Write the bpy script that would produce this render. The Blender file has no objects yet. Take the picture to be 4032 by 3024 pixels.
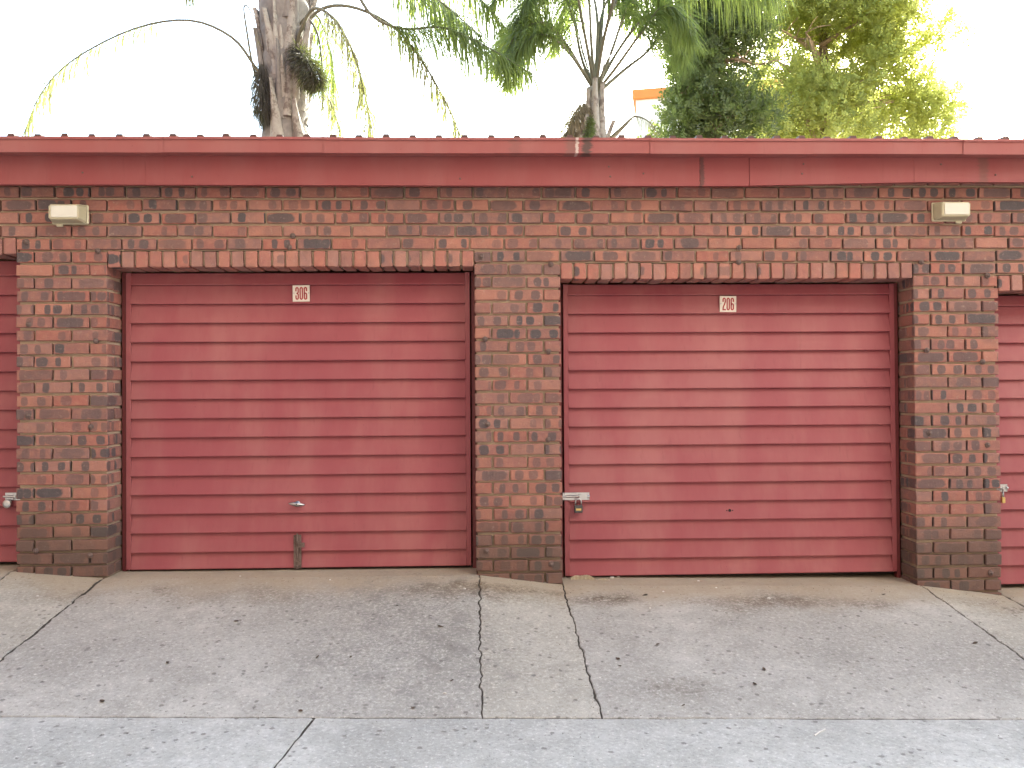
import bpy, math, random
from mathutils import Vector, Matrix, noise
R = math.radians
rnd = random.Random(7)
sc = bpy.context.scene
col = sc.collection

# ------------------------------------------------------------------ camera, sky, sun, exposure
cam_d = bpy.data.cameras.new('camera'); cam = bpy.data.objects.new('camera', cam_d); col.objects.link(cam)
cam_d.sensor_width = 36.0; cam_d.lens = 29.464; cam_d.clip_start = 0.05; cam_d.clip_end = 3000
YAW, PITCH, ROLL = 0.031256, 0.011729, -0.006618
def cam_matrix():
    f = Vector((math.sin(YAW)*math.cos(PITCH), math.cos(YAW)*math.cos(PITCH), math.sin(PITCH)))
    r = Vector((math.cos(YAW), -math.sin(YAW), 0)); u = r.cross(f)
    r2 = math.cos(ROLL)*r + math.sin(ROLL)*u; u2 = math.cos(ROLL)*u - math.sin(ROLL)*r
    m = Matrix((r2, u2, -f)).transposed().to_4x4(); m.translation = Vector((0, -5.622, 1.2657)); return m
cam.matrix_world = cam_matrix()
sc.camera = cam
SUN_EL, SUN_AZ = 29.0, 32.0      # azimuth clockwise from the view direction (+Y towards +X)
w = bpy.data.worlds.new('World'); sc.world = w; w.use_nodes = True
wn = w.node_tree.nodes; wn.clear()
sky = wn.new('ShaderNodeTexSky'); sky.sky_type = 'NISHITA'; sky.sun_disc = False
sky.sun_elevation = R(SUN_EL); sky.sun_rotation = R(SUN_AZ); sky.air_density = 1.0; sky.dust_density = 4.0; sky.ozone_density = 0.6
bg = wn.new('ShaderNodeBackground'); bg.inputs['Strength'].default_value = 0.13
wo = wn.new('ShaderNodeOutputWorld')
w.node_tree.links.new(sky.outputs[0], bg.inputs[0]); w.node_tree.links.new(bg.outputs[0], wo.inputs[0])
sun_d = bpy.data.lights.new('sun', 'SUN'); sun_d.energy = 5.0; sun_d.angle = R(0.5); sun_d.color = (1.0, 0.93, 0.82)
sun = bpy.data.objects.new('sun', sun_d); col.objects.link(sun)
sd = Vector((math.sin(R(SUN_AZ))*math.cos(R(SUN_EL)), math.cos(R(SUN_AZ))*math.cos(R(SUN_EL)), math.sin(R(SUN_EL))))
sun.rotation_euler = sd.to_track_quat('Z', 'Y').to_euler(); sun.location = sd*30
vs = sc.view_settings
vs.view_transform = 'Standard'; vs.look = 'None'; vs.gamma = 1.0; vs.use_curve_mapping = False; vs.exposure = 2.78
vs.use_white_balance = True; vs.white_balance_temperature = 5950; vs.white_balance_tint = 0
sc.cycles.max_bounces = 10; sc.cycles.diffuse_bounces = 6; sc.cycles.transparent_max_bounces = 8

# ------------------------------------------------------------------ material helpers
class NT:
    def __init__(s, name):
        s.m = bpy.data.materials.new(name); s.m.use_nodes = True; s.t = s.m.node_tree
        s.b = s.t.nodes['Principled BSDF']
    def n(s, typ, ins=None, **props):
        x = s.t.nodes.new('ShaderNode'+typ)
        for k, v in props.items(): setattr(x, k, v)
        for k, v in (ins or {}).items(): s.put(x.inputs[k], v)
        return x
    def put(s, sock, v):
        if isinstance(v, bpy.types.Node): s.t.links.new(v.outputs[0], sock)
        elif isinstance(v, bpy.types.NodeSocket): s.t.links.new(v, sock)
        else:
            if hasattr(sock.default_value, '__len__') and len(sock.default_value) == 4 and len(v) == 3: v = (*v, 1)
            sock.default_value = v
    def set(s, **kw):
        for k, v in kw.items(): s.put(s.b.inputs[k.replace('_', ' ')], v)
        return s.m
    def math(s, op, a, b=0.0, c=None, clamp=False):
        x = s.n('Math', operation=op, use_clamp=clamp); s.put(x.inputs[0], a); s.put(x.inputs[1], b)
        if c is not None: s.put(x.inputs[2], c)
        return x
    def step(s, v, lo, hi, a=0.0, b=1.0):
        return s.n('MapRange', {'Value': v, 'From Min': lo, 'From Max': hi, 'To Min': a, 'To Max': b}, interpolation_type='SMOOTHSTEP')
    def mix(s, f, a, b, mode='MIX'):
        x = s.n('Mix', data_type='RGBA', blend_type=mode); s.put(x.inputs[0], f); s.put(x.inputs[6], a); s.put(x.inputs[7], b)
        return x.outputs[2]
    def noise(s, vec, scale, detail=3.0, rough=0.55, dim='3D', dist=0.0):
        return s.n('TexNoise', {'Vector': vec, 'Scale': scale, 'Detail': detail, 'Roughness': rough, 'Distortion': dist}, noise_dimensions=dim)
    def bump(s, h, strength=0.3, dist=0.004):
        x = s.n('Bump', {'Height': h, 'Strength': strength, 'Distance': dist}); s.put(s.b.inputs['Normal'], x); return x
    def pos(s): return s.n('NewGeometry').outputs['Position']
    def scaled(s, vec, sx, sy, sz):
        return s.n('VectorMath', {0: vec, 1: (sx, sy, sz)}, operation='MULTIPLY')

def mat_brick(name, flash=0.74, light=0.0):
    t = NT(name)
    geo = t.n('NewGeometry'); oi = t.n('ObjectInfo')
    seed = t.math('FRACT', t.math('ADD', t.math('MULTIPLY', oi.outputs['Random'], 7.31), geo.outputs['Random Per Island']))
    w1 = t.n('TexWhiteNoise', {'W': t.math('MULTIPLY', seed, 91.7)}, noise_dimensions='1D').outputs['Color']
    w2 = t.n('TexWhiteNoise', {'W': t.math('ADD', t.math('MULTIPLY', seed, 57.3), 11.0)}, noise_dimensions='1D').outputs['Color']
    w3 = t.n('TexWhiteNoise', {'W': t.math('ADD', t.math('MULTIPLY', seed, 33.1), 71.0)}, noise_dimensions='1D').outputs['Color']
    r1, r2, r3 = (t.n('SeparateColor', {0: w}) for w in (w1, w2, w3))
    P = geo.outputs['Position']
    fine = t.noise(P, 90, 3, 0.6); mid = t.noise(P, 22, 3, 0.6); big = t.noise(P, 2.2, 2)
    base = t.n('ValToRGB', {0: r1.outputs[0]}); cr = base.color_ramp; cr.interpolation = 'LINEAR'
    L = .88*(1.0 + light)
    stops = [(0.0, (.22, .118, .108)), (.2, (.31, .138, .118)), (.4, (.35, .132, .104)), (.55, (.255, .142, .128)), (.7, (.335, .172, .146)), (.85, (.40, .178, .134)), (1.0, (.29, .125, .104))]
    cr.elements[0].position, cr.elements[0].color = stops[0][0], (*[c*L for c in stops[0][1]], 1)
    cr.elements[1].position, cr.elements[1].color = 1.0, (*[c*L for c in stops[-1][1]], 1)
    for p, c in stops[1:-1]:
        e = cr.elements.new(p); e.color = (*[k*L for k in c], 1)
    c = t.mix(t.step(mid, .38, .7, 0, .38), base, (.40, .19, .13))
    c = t.mix(t.step(t.noise(P, 6, 3, .6), .45, .68, 0, .42), c, (.15, .095, .085))
    c = t.mix(t.step(mid, .62, .75, 0, .5), c, (.20, .10, .085))
    # flashed (reduction burnt) dark patches, at places of its own on each brick
    uv = t.n('UVMap', uv_map='uv'); sx = t.n('SeparateXYZ', {0: uv.outputs[0]})
    wob = t.math('MULTIPLY', t.math('SUBTRACT', mid, .5), .55)
    def patch(rc, lo, hi, rw, wlo, whi, rp, thr, zh):
        cen = t.n('MapRange', {'Value': rc, 'To Min': lo, 'To Max': hi}); hw = t.n('MapRange', {'Value': rw, 'To Min': wlo, 'To Max': whi})
        dx = t.math('DIVIDE', t.math('ABSOLUTE', t.math('SUBTRACT', sx.outputs[0], cen)), hw)
        dz = t.math('DIVIDE', t.math('ABSOLUTE', sx.outputs[1]), zh)
        d = t.math('ADD', t.math('POWER', t.math('ADD', t.math('POWER', dx, 3.2), t.math('POWER', dz, 3.2)), .3125), wob)
        m = t.step(d, .82, 1.06, 1, 0)
        return t.math('MULTIPLY', m, t.math('LESS_THAN', rp, thr))
    pa = patch(r1.outputs[1], -.072, -.025, r1.outputs[2], .020, .040, r2.outputs[0], flash, .034)
    pb = patch(r2.outputs[1], .015, .080, r2.outputs[2], .019, .034, r3.outputs[0], flash, .031)
    pc = patch(r3.outputs[1], -.03, .03, r1.outputs[0], .05, .105, r3.outputs[2], flash*.26, .033)
    pm = t.math('MAXIMUM', t.math('MAXIMUM', pa, pb), pc)
    str_ = t.n('MapRange', {'Value': r2.outputs[0], 'From Max': max(flash, .01), 'To Min': 1.0, 'To Max': .48})
    dk = t.mix(fine, (.045, .042, .050), (.115, .095, .098))
    c = t.mix(t.math('MULTIPLY', pm, str_), c, dk)
    # lime bloom and dust
    c = t.mix(t.step(t.noise(P, 34, 4, .7), .56, .76, 0, .45), c, (.46, .36, .30))
    c = t.mix(t.step(fine, .30, .18, 0, .6), c, (.10, .06, .05))
    # splashed dirt on the courses near the ground
    z = t.n('SeparateXYZ', {0: P})
    hz = t.math('ADD', t.math('ADD', z.outputs[2], t.math('MULTIPLY', z.outputs[0], .027)), t.math('MULTIPLY', t.math('SUBTRACT', big, .5), .35))
    c = t.mix(t.step(hz, .62, .16, 0, .66), c, (.080, .058, .046))
    t.bump(t.math('ADD', fine, t.math('MULTIPLY', mid, 1.6)), .7, .004)
    return t.set(Base_Color=c, Roughness=t.n('MapRange', {'Value': fine, 'To Min': .72, 'To Max': .95}))

def mat_mortar():
    t = NT('mortar'); P = t.pos(); f = t.noise(P, 140, 3, .7); m = t.noise(P, 9, 3)
    c = t.mix(m, (.34, .265, .19), (.50, .41, .30)); c = t.mix(t.step(f, .42, .25, 0, .5), c, (.20, .14, .09))
    z = t.n('SeparateXYZ', {0: P})
    hz = t.math('ADD', t.math('ADD', z.outputs[2], t.math('MULTIPLY', z.outputs[0], .027)), t.math('MULTIPLY', t.math('SUBTRACT', m, .5), .3))
    c = t.mix(t.step(hz, .55, .08, 0, .6), c, (.11, .085, .06)); t.bump(f, .6, .003)
    return t.set(Base_Color=c, Roughness=.95)

def mat_paint(name, rgb, rough=.42, dust=.25, faded=(.40, .16, .14), stains=()):
    t = NT(name); P = t.pos()
    n1 = t.noise(t.scaled(P, 1, 1, .35), 3.0, 4, .6); n2 = t.noise(P, 60, 3, .6); n3 = t.noise(t.scaled(P, 9, 9, .8), 3.5, 3, .6)
    c = t.mix(t.step(n1, .35, .75, 0, dust), rgb, faded)
    c = t.mix(t.step(n3, .58, .8, 0, .28), c, tuple(k*.62 for k in rgb))
    c = t.mix(t.step(n2, .70, .76, 0, .5), c, tuple(k*.45 for k in rgb))
    zz = t.n('SeparateXYZ', {0: P})
    for cx, hw, am, rgb2 in stains:
        d = t.math('DIVIDE', t.math('ABSOLUTE', t.math('SUBTRACT', t.math('ADD', zz.outputs[0], t.math('MULTIPLY', t.math('SUBTRACT', t.noise(t.scaled(P, 1, 1, 6), 9, 4, .7), .5), hw*2.2)), cx)), hw)
        c = t.mix(t.step(d, 1.0, .35, 0, am), c, rgb2)
    t.bump(t.noise(P, 7, 2), .12, .01)
    return t.set(Base_Color=c, Roughness=t.n('MapRange', {'Value': n1, 'To Min': rough-.06, 'To Max': rough+.14}), IOR=1.45)

def mat_plain(name, rgb, rough=.6, metal=0.0, var=.2, scale=40, rust=None, bump=.1):
    t = NT(name); P = t.pos(); n = t.noise(P, scale, 3, .6)
    c = t.mix(n, tuple(k*(1-var) for k in rgb), tuple(min(1, k*(1+var)) for k in rgb))
    if rust: c = t.mix(t.step(t.noise(P, scale*.7, 4, .7), .45, .62), c, rust)
    t.bump(n, bump, .002)
    return t.set(Base_Color=c, Roughness=rough, Metallic=metal)

def mat_concrete(name, tint=(1, 1, 1), dark=1.0, grime=True):
    t = NT(name); P = t.pos(); z = t.n('SeparateXYZ', {0: P})
    big = t.noise(P, 1.1, 4, .6); mid = t.noise(P, 7, 5, .65); fine = t.noise(P, 48, 6, .85); grit = t.noise(P, 240, 2, .7)
    A = tuple(a*b*dark for a, b in zip((.345, .335, .305), tint)); B = tuple(a*b*dark for a, b in zip((.485, .475, .44), tint))
    c = t.mix(t.step(big, .3, .7), A, B)
    c = t.mix(t.step(mid, .35, .72, 0, .55), c, tuple(k*.80 for k in A))
    c = t.mix(t.step(fine, .53, .64, 0, .75), c, tuple(min(1, k*1.32) for k in B))
    c = t.mix(t.step(fine, .46, .34, 0, .85), c, tuple(k*.50 for k in A))
    v = t.n('TexVoronoi', {'Vector': P, 'Scale': 21.0, 'Randomness': 1.0}); sp = t.n('SeparateColor', {0: v.outputs['Color']})
    pit = t.math('MULTIPLY', t.step(t.math('ADD', v.outputs['Distance'], t.math('MULTIPLY', t.math('SUBTRACT', fine, .5), .5)), .16, .30, 1, 0), t.math('GREATER_THAN', sp.outputs[0], .80))
    c = t.mix(t.math('MULTIPLY', pit, .62), c, (.13, .12, .11))
    v2 = t.n('TexVoronoi', {'Vector': P, 'Scale': 19.0, 'Randomness': 1.0}); sp2 = t.n('SeparateColor', {0: v2.outputs['Color']})
    chip = t.math('MULTIPLY', t.step(v2.outputs['Distance'], .07, .13, 1, 0), t.math('GREATER_THAN', sp2.outputs[1], .90))
    c = t.mix(t.math('MULTIPLY', chip, .8), c, (.72, .70, .66))
    if grime:   # washed-down soil along the wall foot and oil drips where cars stand
        yy = t.math('ADD', z.outputs[1], t.math('MULTIPLY', t.math('SUBTRACT', t.noise(P, 2.6, 3), .5), .5))
        c = t.mix(t.step(yy, -.50, .0, 0, .72), c, (.38, .30, .20))
        band = t.math('MULTIPLY', t.step(yy, -.52, -.30), t.step(yy, -.12, -.26))
        c = t.mix(t.math('MULTIPLY', t.math('MULTIPLY', band, t.step(t.noise(P, 1.7, 3, .6), .42, .68, 0, .85)), t.step(t.math('ADD', fine, t.math('MULTIPLY', mid, .7)), 1.02, .66)), c, (.135, .105, .075))
        def blot(cx, cy, rx, ry, a, rgb):
            nonlocal c
            dx = t.math('DIVIDE', t.math('SUBTRACT', z.outputs[0], cx), rx); dy = t.math('DIVIDE', t.math('SUBTRACT', z.outputs[1], cy), ry)
            d = t.math('SQRT', t.math('ADD', t.math('MULTIPLY', dx, dx), t.math('MULTIPLY', dy, dy)))
            d = t.math('ADD', d, t.math('MULTIPLY', t.math('SUBTRACT', mid, .5), 1.5))
            c = t.mix(t.math('MULTIPLY', t.step(d, 1.05, .15, 0, a*1.5), t.step(t.math('ADD', fine, t.math('MULTIPLY', mid, .6)), .98, .66)), c, rgb)
        blot(-.48, -.85, .85, 1.25, .42, (.16, .155, .145)); blot(-.30, -.25, .40, .16, .4, (.15, .12, .085)); blot(.12, -.17, .5, .10, .6, (.16, .12, .075))
        blot(.75, -.26, .30, .10, .6, (.13, .105, .075)); blot(1.75, -.30, .70, .13, .45, (.17, .135, .10)); blot(2.3, -.95, .8, .6, .22, (.2, .19, .17))
        blot(.95, -1.45, .30, .18, .4, (.17, .15, .12)); blot(-2.0, -1.1, .5, .35, .2, (.22, .21, .2))
    hgt = t.math('SUBTRACT', t.math('ADD', t.math('MULTIPLY', fine, .8), t.math('MULTIPLY', grit, .5)), pit)
    t.bump(hgt, .55, .005)
    return t.set(Base_Color=c, Roughness=.92)

def mat_leaf(name, rgb, rgb2, trans=.45, rough=.5, tcol=(.42, .50, .08)):
    t = NT(name); g = t.n('NewGeometry'); P = g.outputs['Position']
    rr = g.outputs['Random Per Island']
    c = t.mix(rr, rgb, rgb2); c = t.mix(t.step(t.noise(P, 1.4, 2), .35, .7, 0, .5), c, tuple(k*.65 for k in rgb))
    t.set(Base_Color=c, Roughness=rough)
    tr = t.n('BsdfTranslucent', {'Color': t.mix(.6, c, tcol, 'MIX')})
    mx = t.n('MixShader', {0: trans}); t.put(mx.inputs[1], t.b); t.put(mx.inputs[2], tr)
    t.t.links.new(mx.outputs[0], t.t.nodes['Material Output'].inputs[0]); return t.m

def mat_frosted():
    t = NT('frosted_diffuser'); n = t.noise(t.pos(), 25, 3)
    c = t.mix(n, (.66, .62, .45), (.78, .74, .58)); t.set(Base_Color=c, Roughness=.35)
    tr = t.n('BsdfTranslucent', {'Color': (.85, .80, .62, 1)}); gl = t.n('BsdfRefraction', {'Color': (.95, .93, .82, 1), 'Roughness': .38, 'IOR': 1.2})
    m1 = t.n('MixShader', {0: .45}); t.put(m1.inputs[1], tr); t.put(m1.inputs[2], gl)
    m2 = t.n('MixShader', {0: .5}); t.put(m2.inputs[1], t.b); t.put(m2.inputs[2], m1)
    t.t.links.new(m2.outputs[0], t.t.nodes['Material Output'].inputs[0]); return t.m

RED = (.262, .058, .074)
M = dict(brick=mat_brick('brick_face'), lintel=mat_brick('brick_header_face', .12, .18), mortar=mat_mortar(),
    door=mat_paint('door_paint', RED, .50, .55, (.36, .15, .145)), frame=mat_paint('frame_paint', (.15, .030, .034), .5, .15, (.2, .09, .08)),
    fascia=mat_paint('fascia_paint', (.25, .056, .060), .55, .4, (.30, .12, .115), ((1.44, .020, .75, (.07, .035, .035)), (3.34, .045, .6, (.15, .07, .06)))), gutter=mat_paint('gutter_paint', (.29, .085, .082), .55, .45, (.33, .15, .14), ((.665, .040, .85, (.06, .05, .045)), (.56, .05, .55, (.16, .10, .09)), (.60, .014, .7, (.6, .56, .52)), (.20, .05, .35, (.16, .09, .08)))),
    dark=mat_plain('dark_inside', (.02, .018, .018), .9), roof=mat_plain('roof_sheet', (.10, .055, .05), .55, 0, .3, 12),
    steel=mat_plain('zinc_plated_steel', (.52, .53, .54), .34, 1.0, .12, 60), oldsteel=mat_plain('rusty_steel', (.17, .125, .11), .6, .35, .25, 40, (.11, .075, .062), .4),
    padlock=mat_plain('padlock_iron', (.085, .083, .08), .45, .35, .15, 90), brass=mat_plain('brass', (.62, .46, .18), .35, .9, .15, 90),
    plate=mat_plain('enamel_plate', (.70, .65, .58), .3, 0, .07, 30), digit=mat_plain('digit_red', (.33, .025, .035), .35, 0, .08, 60),
    lampbase=mat_plain('cream_plastic', (.60, .56, .40), .4, 0, .08, 30), frosted=mat_frosted(), lens=mat_plain('lens_white', (.64, .63, .56), .25, 0, .05, 20), bulb=mat_plain('bulb_white', (.88, .86, .78), .3),
    plug=mat_plain('wall_plug', (.13, .09, .08), .7, 0, .3, 90), slab=mat_concrete('concrete_apron'), alley=mat_concrete('concrete_lane', (.97, 1.0, 1.02), 1.10, False),
    strip=mat_concrete('concrete_strip', (1.01, 1.0, .96), 1.04), soil=mat_plain('ground_soil', (.25, .235, .21), .95, 0, .3, 3),
    jointdirt=mat_plain('joint_dirt', (.045, .038, .03), .95, 0, .4, 60), card=mat_plain('card_pulp', (.62, .56, .44), .9, 0, .15, 60), deadleaf=mat_plain('dead_leaf', (.075, .05, .032), .8, 0, .4, 50), stone=mat_plain('stone_chip', (.68, .66, .62), .8, 0, .1, 50),
    bark=mat_plain('bark', (.17, .125, .09), .95, 0, .45, 9, None, .9), palmbark=mat_plain('palm_trunk', (.24, .215, .195), .95, 0, .45, 14, None, .9),
    sheath=mat_plain('leaf_base', (.38, .345, .30), .85, 0, .3, 10, (.19, .155, .13), .6), petiole=mat_plain('petiole', (.16, .15, .10), .7, 0, .35, 6),
    fibre=mat_leaf('fruit_stalks', (.05, .042, .04), (.12, .10, .08), .15, .8), drystalk=mat_leaf('dry_stalks', (.16, .125, .08), (.28, .22, .14), .12, .8), deadfrond=mat_leaf('dead_frond', (.20, .17, .13), (.32, .27, .19), .35, .8),
    palmleaf=mat_leaf('palm_leaflet', (.075, .115, .05), (.13, .17, .07), .55), conifer=mat_leaf('conifer_leaf_sunlit', (.12, .15, .04), (.26, .28, .08), .70, .5, (.80, .80, .22)), conifer_shaded=mat_leaf('conifer_leaf_shaded', (.055, .082, .036), (.115, .14, .054), .38),  # conifer leaf colours carry sunlight for one tree, shade for the other
    greenfruit=mat_leaf('green_fruit', (.10, .14, .05), (.16, .20, .07), .2), twig=mat_plain('dry_twig', (.34, .25, .17), .9, 0, .3, 20),
    blocker_brick=mat_plain('light_blocker_wall', (.11, .075, .06), .9, 0, .15, 8), white_wall=mat_plain('house_wall', (.74, .70, .64), .9, 0, .06, 2), orange=mat_plain('orange_fascia', (.60, .22, .045), .7, 0, .12, 3), window=mat_plain('window_glass', (.04, .05, .06), .1, 0, .1, 2))  # the dark brick covers only the added, unseen light blocker

# ------------------------------------------------------------------ mesh helpers
class MB:
    def __init__(s): s.v = []; s.f = []; s.uv = None
    def add(s, vs, fs):
        o = len(s.v); s.v += [tuple(v) for v in vs]; s.f += [tuple(i+o for i in f) for f in fs]; return s
    def box(s, x0, x1, y0, y1, z0, z1, ch=0.0, jit=0.0):
        if ch <= 0:
            vs = [(x, y, z) for x in (x0, x1) for y in (y0, y1) for z in (z0, z1)]
            return s.add(vs, [(0, 1, 3, 2), (4, 6, 7, 5), (0, 4, 5, 1), (2, 3, 7, 6), (0, 2, 6, 4), (1, 5, 7, 3)])
        vs = []; idx = {}
        lim = ((x0, x1), (y0, y1), (z0, z1))
        for cx in (0, 1):
            for cy in (0, 1):
                for cz in (0, 1):
                    for ax in range(3):
                        p = []
                        for a, cc in enumerate((cx, cy, cz)):
                            q = lim[a][cc]
                            if a != ax: q += ch if cc == 0 else -ch
                            p.append(q + rnd.uniform(-jit, jit))
                        idx[(cx, cy, cz, ax)] = len(vs); vs.append(p)
        fs = []
        g = lambda c, ax: idx[(*c, ax)]
        for ax in range(3):
            o = [a for a in range(3) if a != ax]
            for sd_ in (0, 1):
                ring = []
                for p, q in ((0, 0), (1, 0), (1, 1), (0, 1)):
                    c = [0, 0, 0]; c[ax] = sd_; c[o[0]] = p; c[o[1]] = q; ring.append(g(tuple(c), ax))
                flip = (sd_ == 0) ^ (ax == 1)
                fs.append(tuple(reversed(ring)) if flip else tuple(ring))
            for p in (0, 1):
                for q in (0, 1):
                    c0 = [0, 0, 0]; c1 = [0, 0, 0]; c0[o[0]] = c1[o[0]] = p; c0[o[1]] = c1[o[1]] = q; c1[ax] = 1
                    a, b = tuple(c0), tuple(c1)
                    fs.append((g(a, o[0]), g(b, o[0]), g(b, o[1]), g(a, o[1])))
        for cx in (0, 1):
            for cy in (0, 1):
                for cz in (0, 1): fs.append(tuple(idx[(cx, cy, cz, a)] for a in range(3)))
        return s.add(vs, fs)
    def prism(s, prof, x0, x1, axis='x'):     # closed profile of (y, z) run along x
        n = len(prof); vs = [(x0, *p) for p in prof] + [(x1, *p) for p in prof]
        fs = [(i, (i+1) % n, n+(i+1) % n, n+i) for i in range(n)] + [tuple(reversed(range(n))), tuple(range(n, 2*n))]
        return s.add(vs, fs)
    def tube(s, pts, rad, seg=8, cap=True):
        pts = [Vector(p) for p in pts]; n = len(pts)
        rad = rad if hasattr(rad, '__len__') else [rad]*n
        vs = []; fs = []; up = Vector((.13, .31, .94))
        for i, p in enumerate(pts):
            tan = (pts[min(i+1, n-1)] - pts[max(i-1, 0)]).normalized()
            if abs(tan.dot(up)) > .95: up = Vector((.9, .3, .1))
            a = tan.cross(up).normalized(); b = tan.cross(a)
            up = -b if False else up
            for k in range(seg):
                an = 2*math.pi*k/seg; vs.append(p + rad[i]*(math.cos(an)*a + math.sin(an)*b))
        for i in range(n-1):
            for k in range(seg):
                fs.append((i*seg+k, i*seg+(k+1) % seg, (i+1)*seg+(k+1) % seg, (i+1)*seg+k))
        if cap: fs += [tuple(reversed(range(seg))), tuple(range((n-1)*seg, n*seg))]
        return s.add(vs, fs)
    def lathe(s, prof, axis, origin, seg=16):   # prof: (radius, along); axis unit vector
        ax = Vector(axis).normalized(); a = ax.orthogonal().normalized(); b = ax.cross(a); o = Vector(origin); vs = []; fs = []
        for r, h in prof:
            for k in range(seg):
                an = 2*math.pi*k/seg; vs.append(o + ax*h + r*(math.cos(an)*a + math.sin(an)*b))
        for i in range(len(prof)-1):
            for k in range(seg): fs.append((i*seg+k, i*seg+(k+1) % seg, (i+1)*seg+(k+1) % seg, (i+1)*seg+k))
        fs += [tuple(reversed(range(seg))), tuple(range((len(prof)-1)*seg, len(prof)*seg))]
        return s.add(vs, fs)
    def mesh(s, name, mat, smooth=False):
        me = bpy.data.meshes.new(name); me.from_pydata(s.v, [], s.f); me.update()
        if mat is not None: me.materials.append(mat)
        if smooth: me.polygons.foreach_set('use_smooth', [True]*len(me.polygons))
        return me
    def build(s, name, mat, parent=None, loc=(0, 0, 0), smooth=False):
        return link(name, s.mesh(name, mat, smooth), parent, loc)
def recalc(me):
    import bmesh
    b = bmesh.new(); b.from_mesh(me); bmesh.ops.recalc_face_normals(b, faces=b.faces); b.to_mesh(me); b.free(); return me
def link(name, data, parent=None, loc=(0, 0, 0)):
    o = bpy.data.objects.new(name, data); col.objects.link(o); o.location = loc
    if parent is not None: o.parent = parent
    return o
def tag(o, label, cat, group=None):
    o['label'] = label; o['category'] = cat
    if group: o['group'] = group
    return o
def thing(name, label, cat, loc=(0, 0, 0), group=None): return tag(link(name, None, None, loc), label, cat, group)
def structure(o): o['kind'] = 'structure'; return o
def stuff(o): o['kind'] = 'stuff'; return o
def lerp(a, b, t): return a + (b-a)*t
def piece(tab, x):
    if x <= tab[0][0]: return tab[0][1]
    for (a, p), (b, q) in zip(tab, tab[1:]):
        if x <= b: return lerp(p, q, (x-a)/(b-a))
    return tab[-1][1]
def spline(pts, n):
    pts = [Vector(p) for p in pts]; P = [pts[0]*2-pts[1]] + pts + [pts[-1]*2-pts[-2]]; out = []; m = len(pts)-1
    for i in range(n+1):
        t = i/n*m; k = min(int(t), m-1); u = t-k; a, b, c, d = P[k:k+4]
        out.append(.5*((2*b) + (c-a)*u + (2*a-5*b+4*c-d)*u*u + (3*b-a-3*c+d)*u**3))
    return out

# ------------------------------------------------------------------ ground: lane, aprons, strips
TOP = [(-30, .30), (-8, .16), (-5.6, .135), (-3.12, .118), (-2.52, .066), (-.08, .058), (.49, -.015), (2.93, -.052), (3.51, -.130), (6, -.150), (13, -.30), (30, -.5)]
JY = -1.72
def lane(x): return max(-.75, min(.3, -.235 - .021*x))
def gz(x, y):
    if y >= -.02: return piece(TOP, x)
    if y >= JY:
        t = (y+.02)/(JY+.02); return lerp(piece(TOP, x), lane(x), t)
    return lane(x) + .012*max(y-JY, -3.0)
def sheet(name, x0, x1, y0, y1, mat, parent, gx=.05, jag=.006, th=.07, skew=(0, 0)):
    # one cast slab: x edges may lean (skew = extra x at the y0 end), chipped arrises, a real thickness
    nx = max(4, int((x1-x0)/gx)); ny = max(4, int((y1-y0)/gx)); nx = min(nx, 80); ny = min(ny, 80)
    vs = []; fs = []
    us = [0, .004/(x1-x0)] + [.02 + .96*i/(nx-1) for i in range(nx)] + [1-.004/(x1-x0), 1]
    ws = [0, .004/(y1-y0)] + [.02 + .96*i/(ny-1) for i in range(ny)] + [1-.004/(y1-y0), 1]
    for j, b in enumerate(ws):
        for i, a in enumerate(us):
            y = lerp(y0, y1, b); xa = x0 + skew[0]*(1-b); xb = x1 + skew[1]*(1-b); x = lerp(xa, xb, a)
            edge = i in (0, len(us)-1) or j in (0, len(ws)-1)
            near = i in (0, 1, len(us)-2, len(us)-1); neary = j in (0, 1, len(ws)-2, len(ws)-1)
            q = Vector((x*9, y*9, 3.1))
            if near: x += jag*noise.noise(q*1.7)*1.6 + jag*.9*noise.noise(q*4.4)
            if neary: y += jag*noise.noise(q*1.3+Vector((7, 1, 2)))*.9 + jag*.6*noise.noise(q*4.3)
            z = gz(x, y) + .0022*noise.noise(Vector((x*2.2, y*2.2, .3))) + .0011*noise.noise(Vector((x*11, y*11, 1.3)))
            if edge: z -= .005 + .004*abs(noise.noise(q*3))
            vs.append((x, y, z))
    W = len(us); H = len(ws)
    for j in range(H-1):
        for i in range(W-1): fs.append((j*W+i, j*W+i+1, (j+1)*W+i+1, (j+1)*W+i))
    ring = [i for i in range(W)] + [j*W+W-1 for j in range(1, H)] + [(H-1)*W+i for i in range(W-2, -1, -1)] + [j*W for j in range(H-2, 0, -1)]
    o = len(vs); vs += [(vs[k][0], vs[k][1], vs[k][2]-th) for k in ring]
    n = len(ring)
    for k in range(n): fs.append((ring[k], o+k, o+(k+1) % n, ring[(k+1) % n]))
    m = MB(); m.add(vs, fs); ob = m.build(name, mat, parent)
    return ob
xs = [-900, -200, -60, -30, -14, -9] + [-8+.5*i for i in range(43)] + [15, 22, 40, 100, 300, 900]
ys = [-900, -300, -100, -40, -20, -12, -8, -6] + [-5+.25*i for i in range(24)] + [1.2, 3, 6, 10, 20, 50, 150, 400, 900]
gm = MB(); gm.add([(x, y, gz(x, y)-.035 if y < 1 else piece(TOP, x)-.035 - .002*min(0, 0)) for y in ys for x in xs],
    [(j*len(xs)+i, j*len(xs)+i+1, (j+1)*len(xs)+i+1, (j+1)*len(xs)+i) for j in range(len(ys)-1) for i in range(len(xs)-1)])
ground = structure(gm.build('ground', M['soil'], smooth=True))
drive = structure(link('driveway', None))
G = .010
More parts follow.
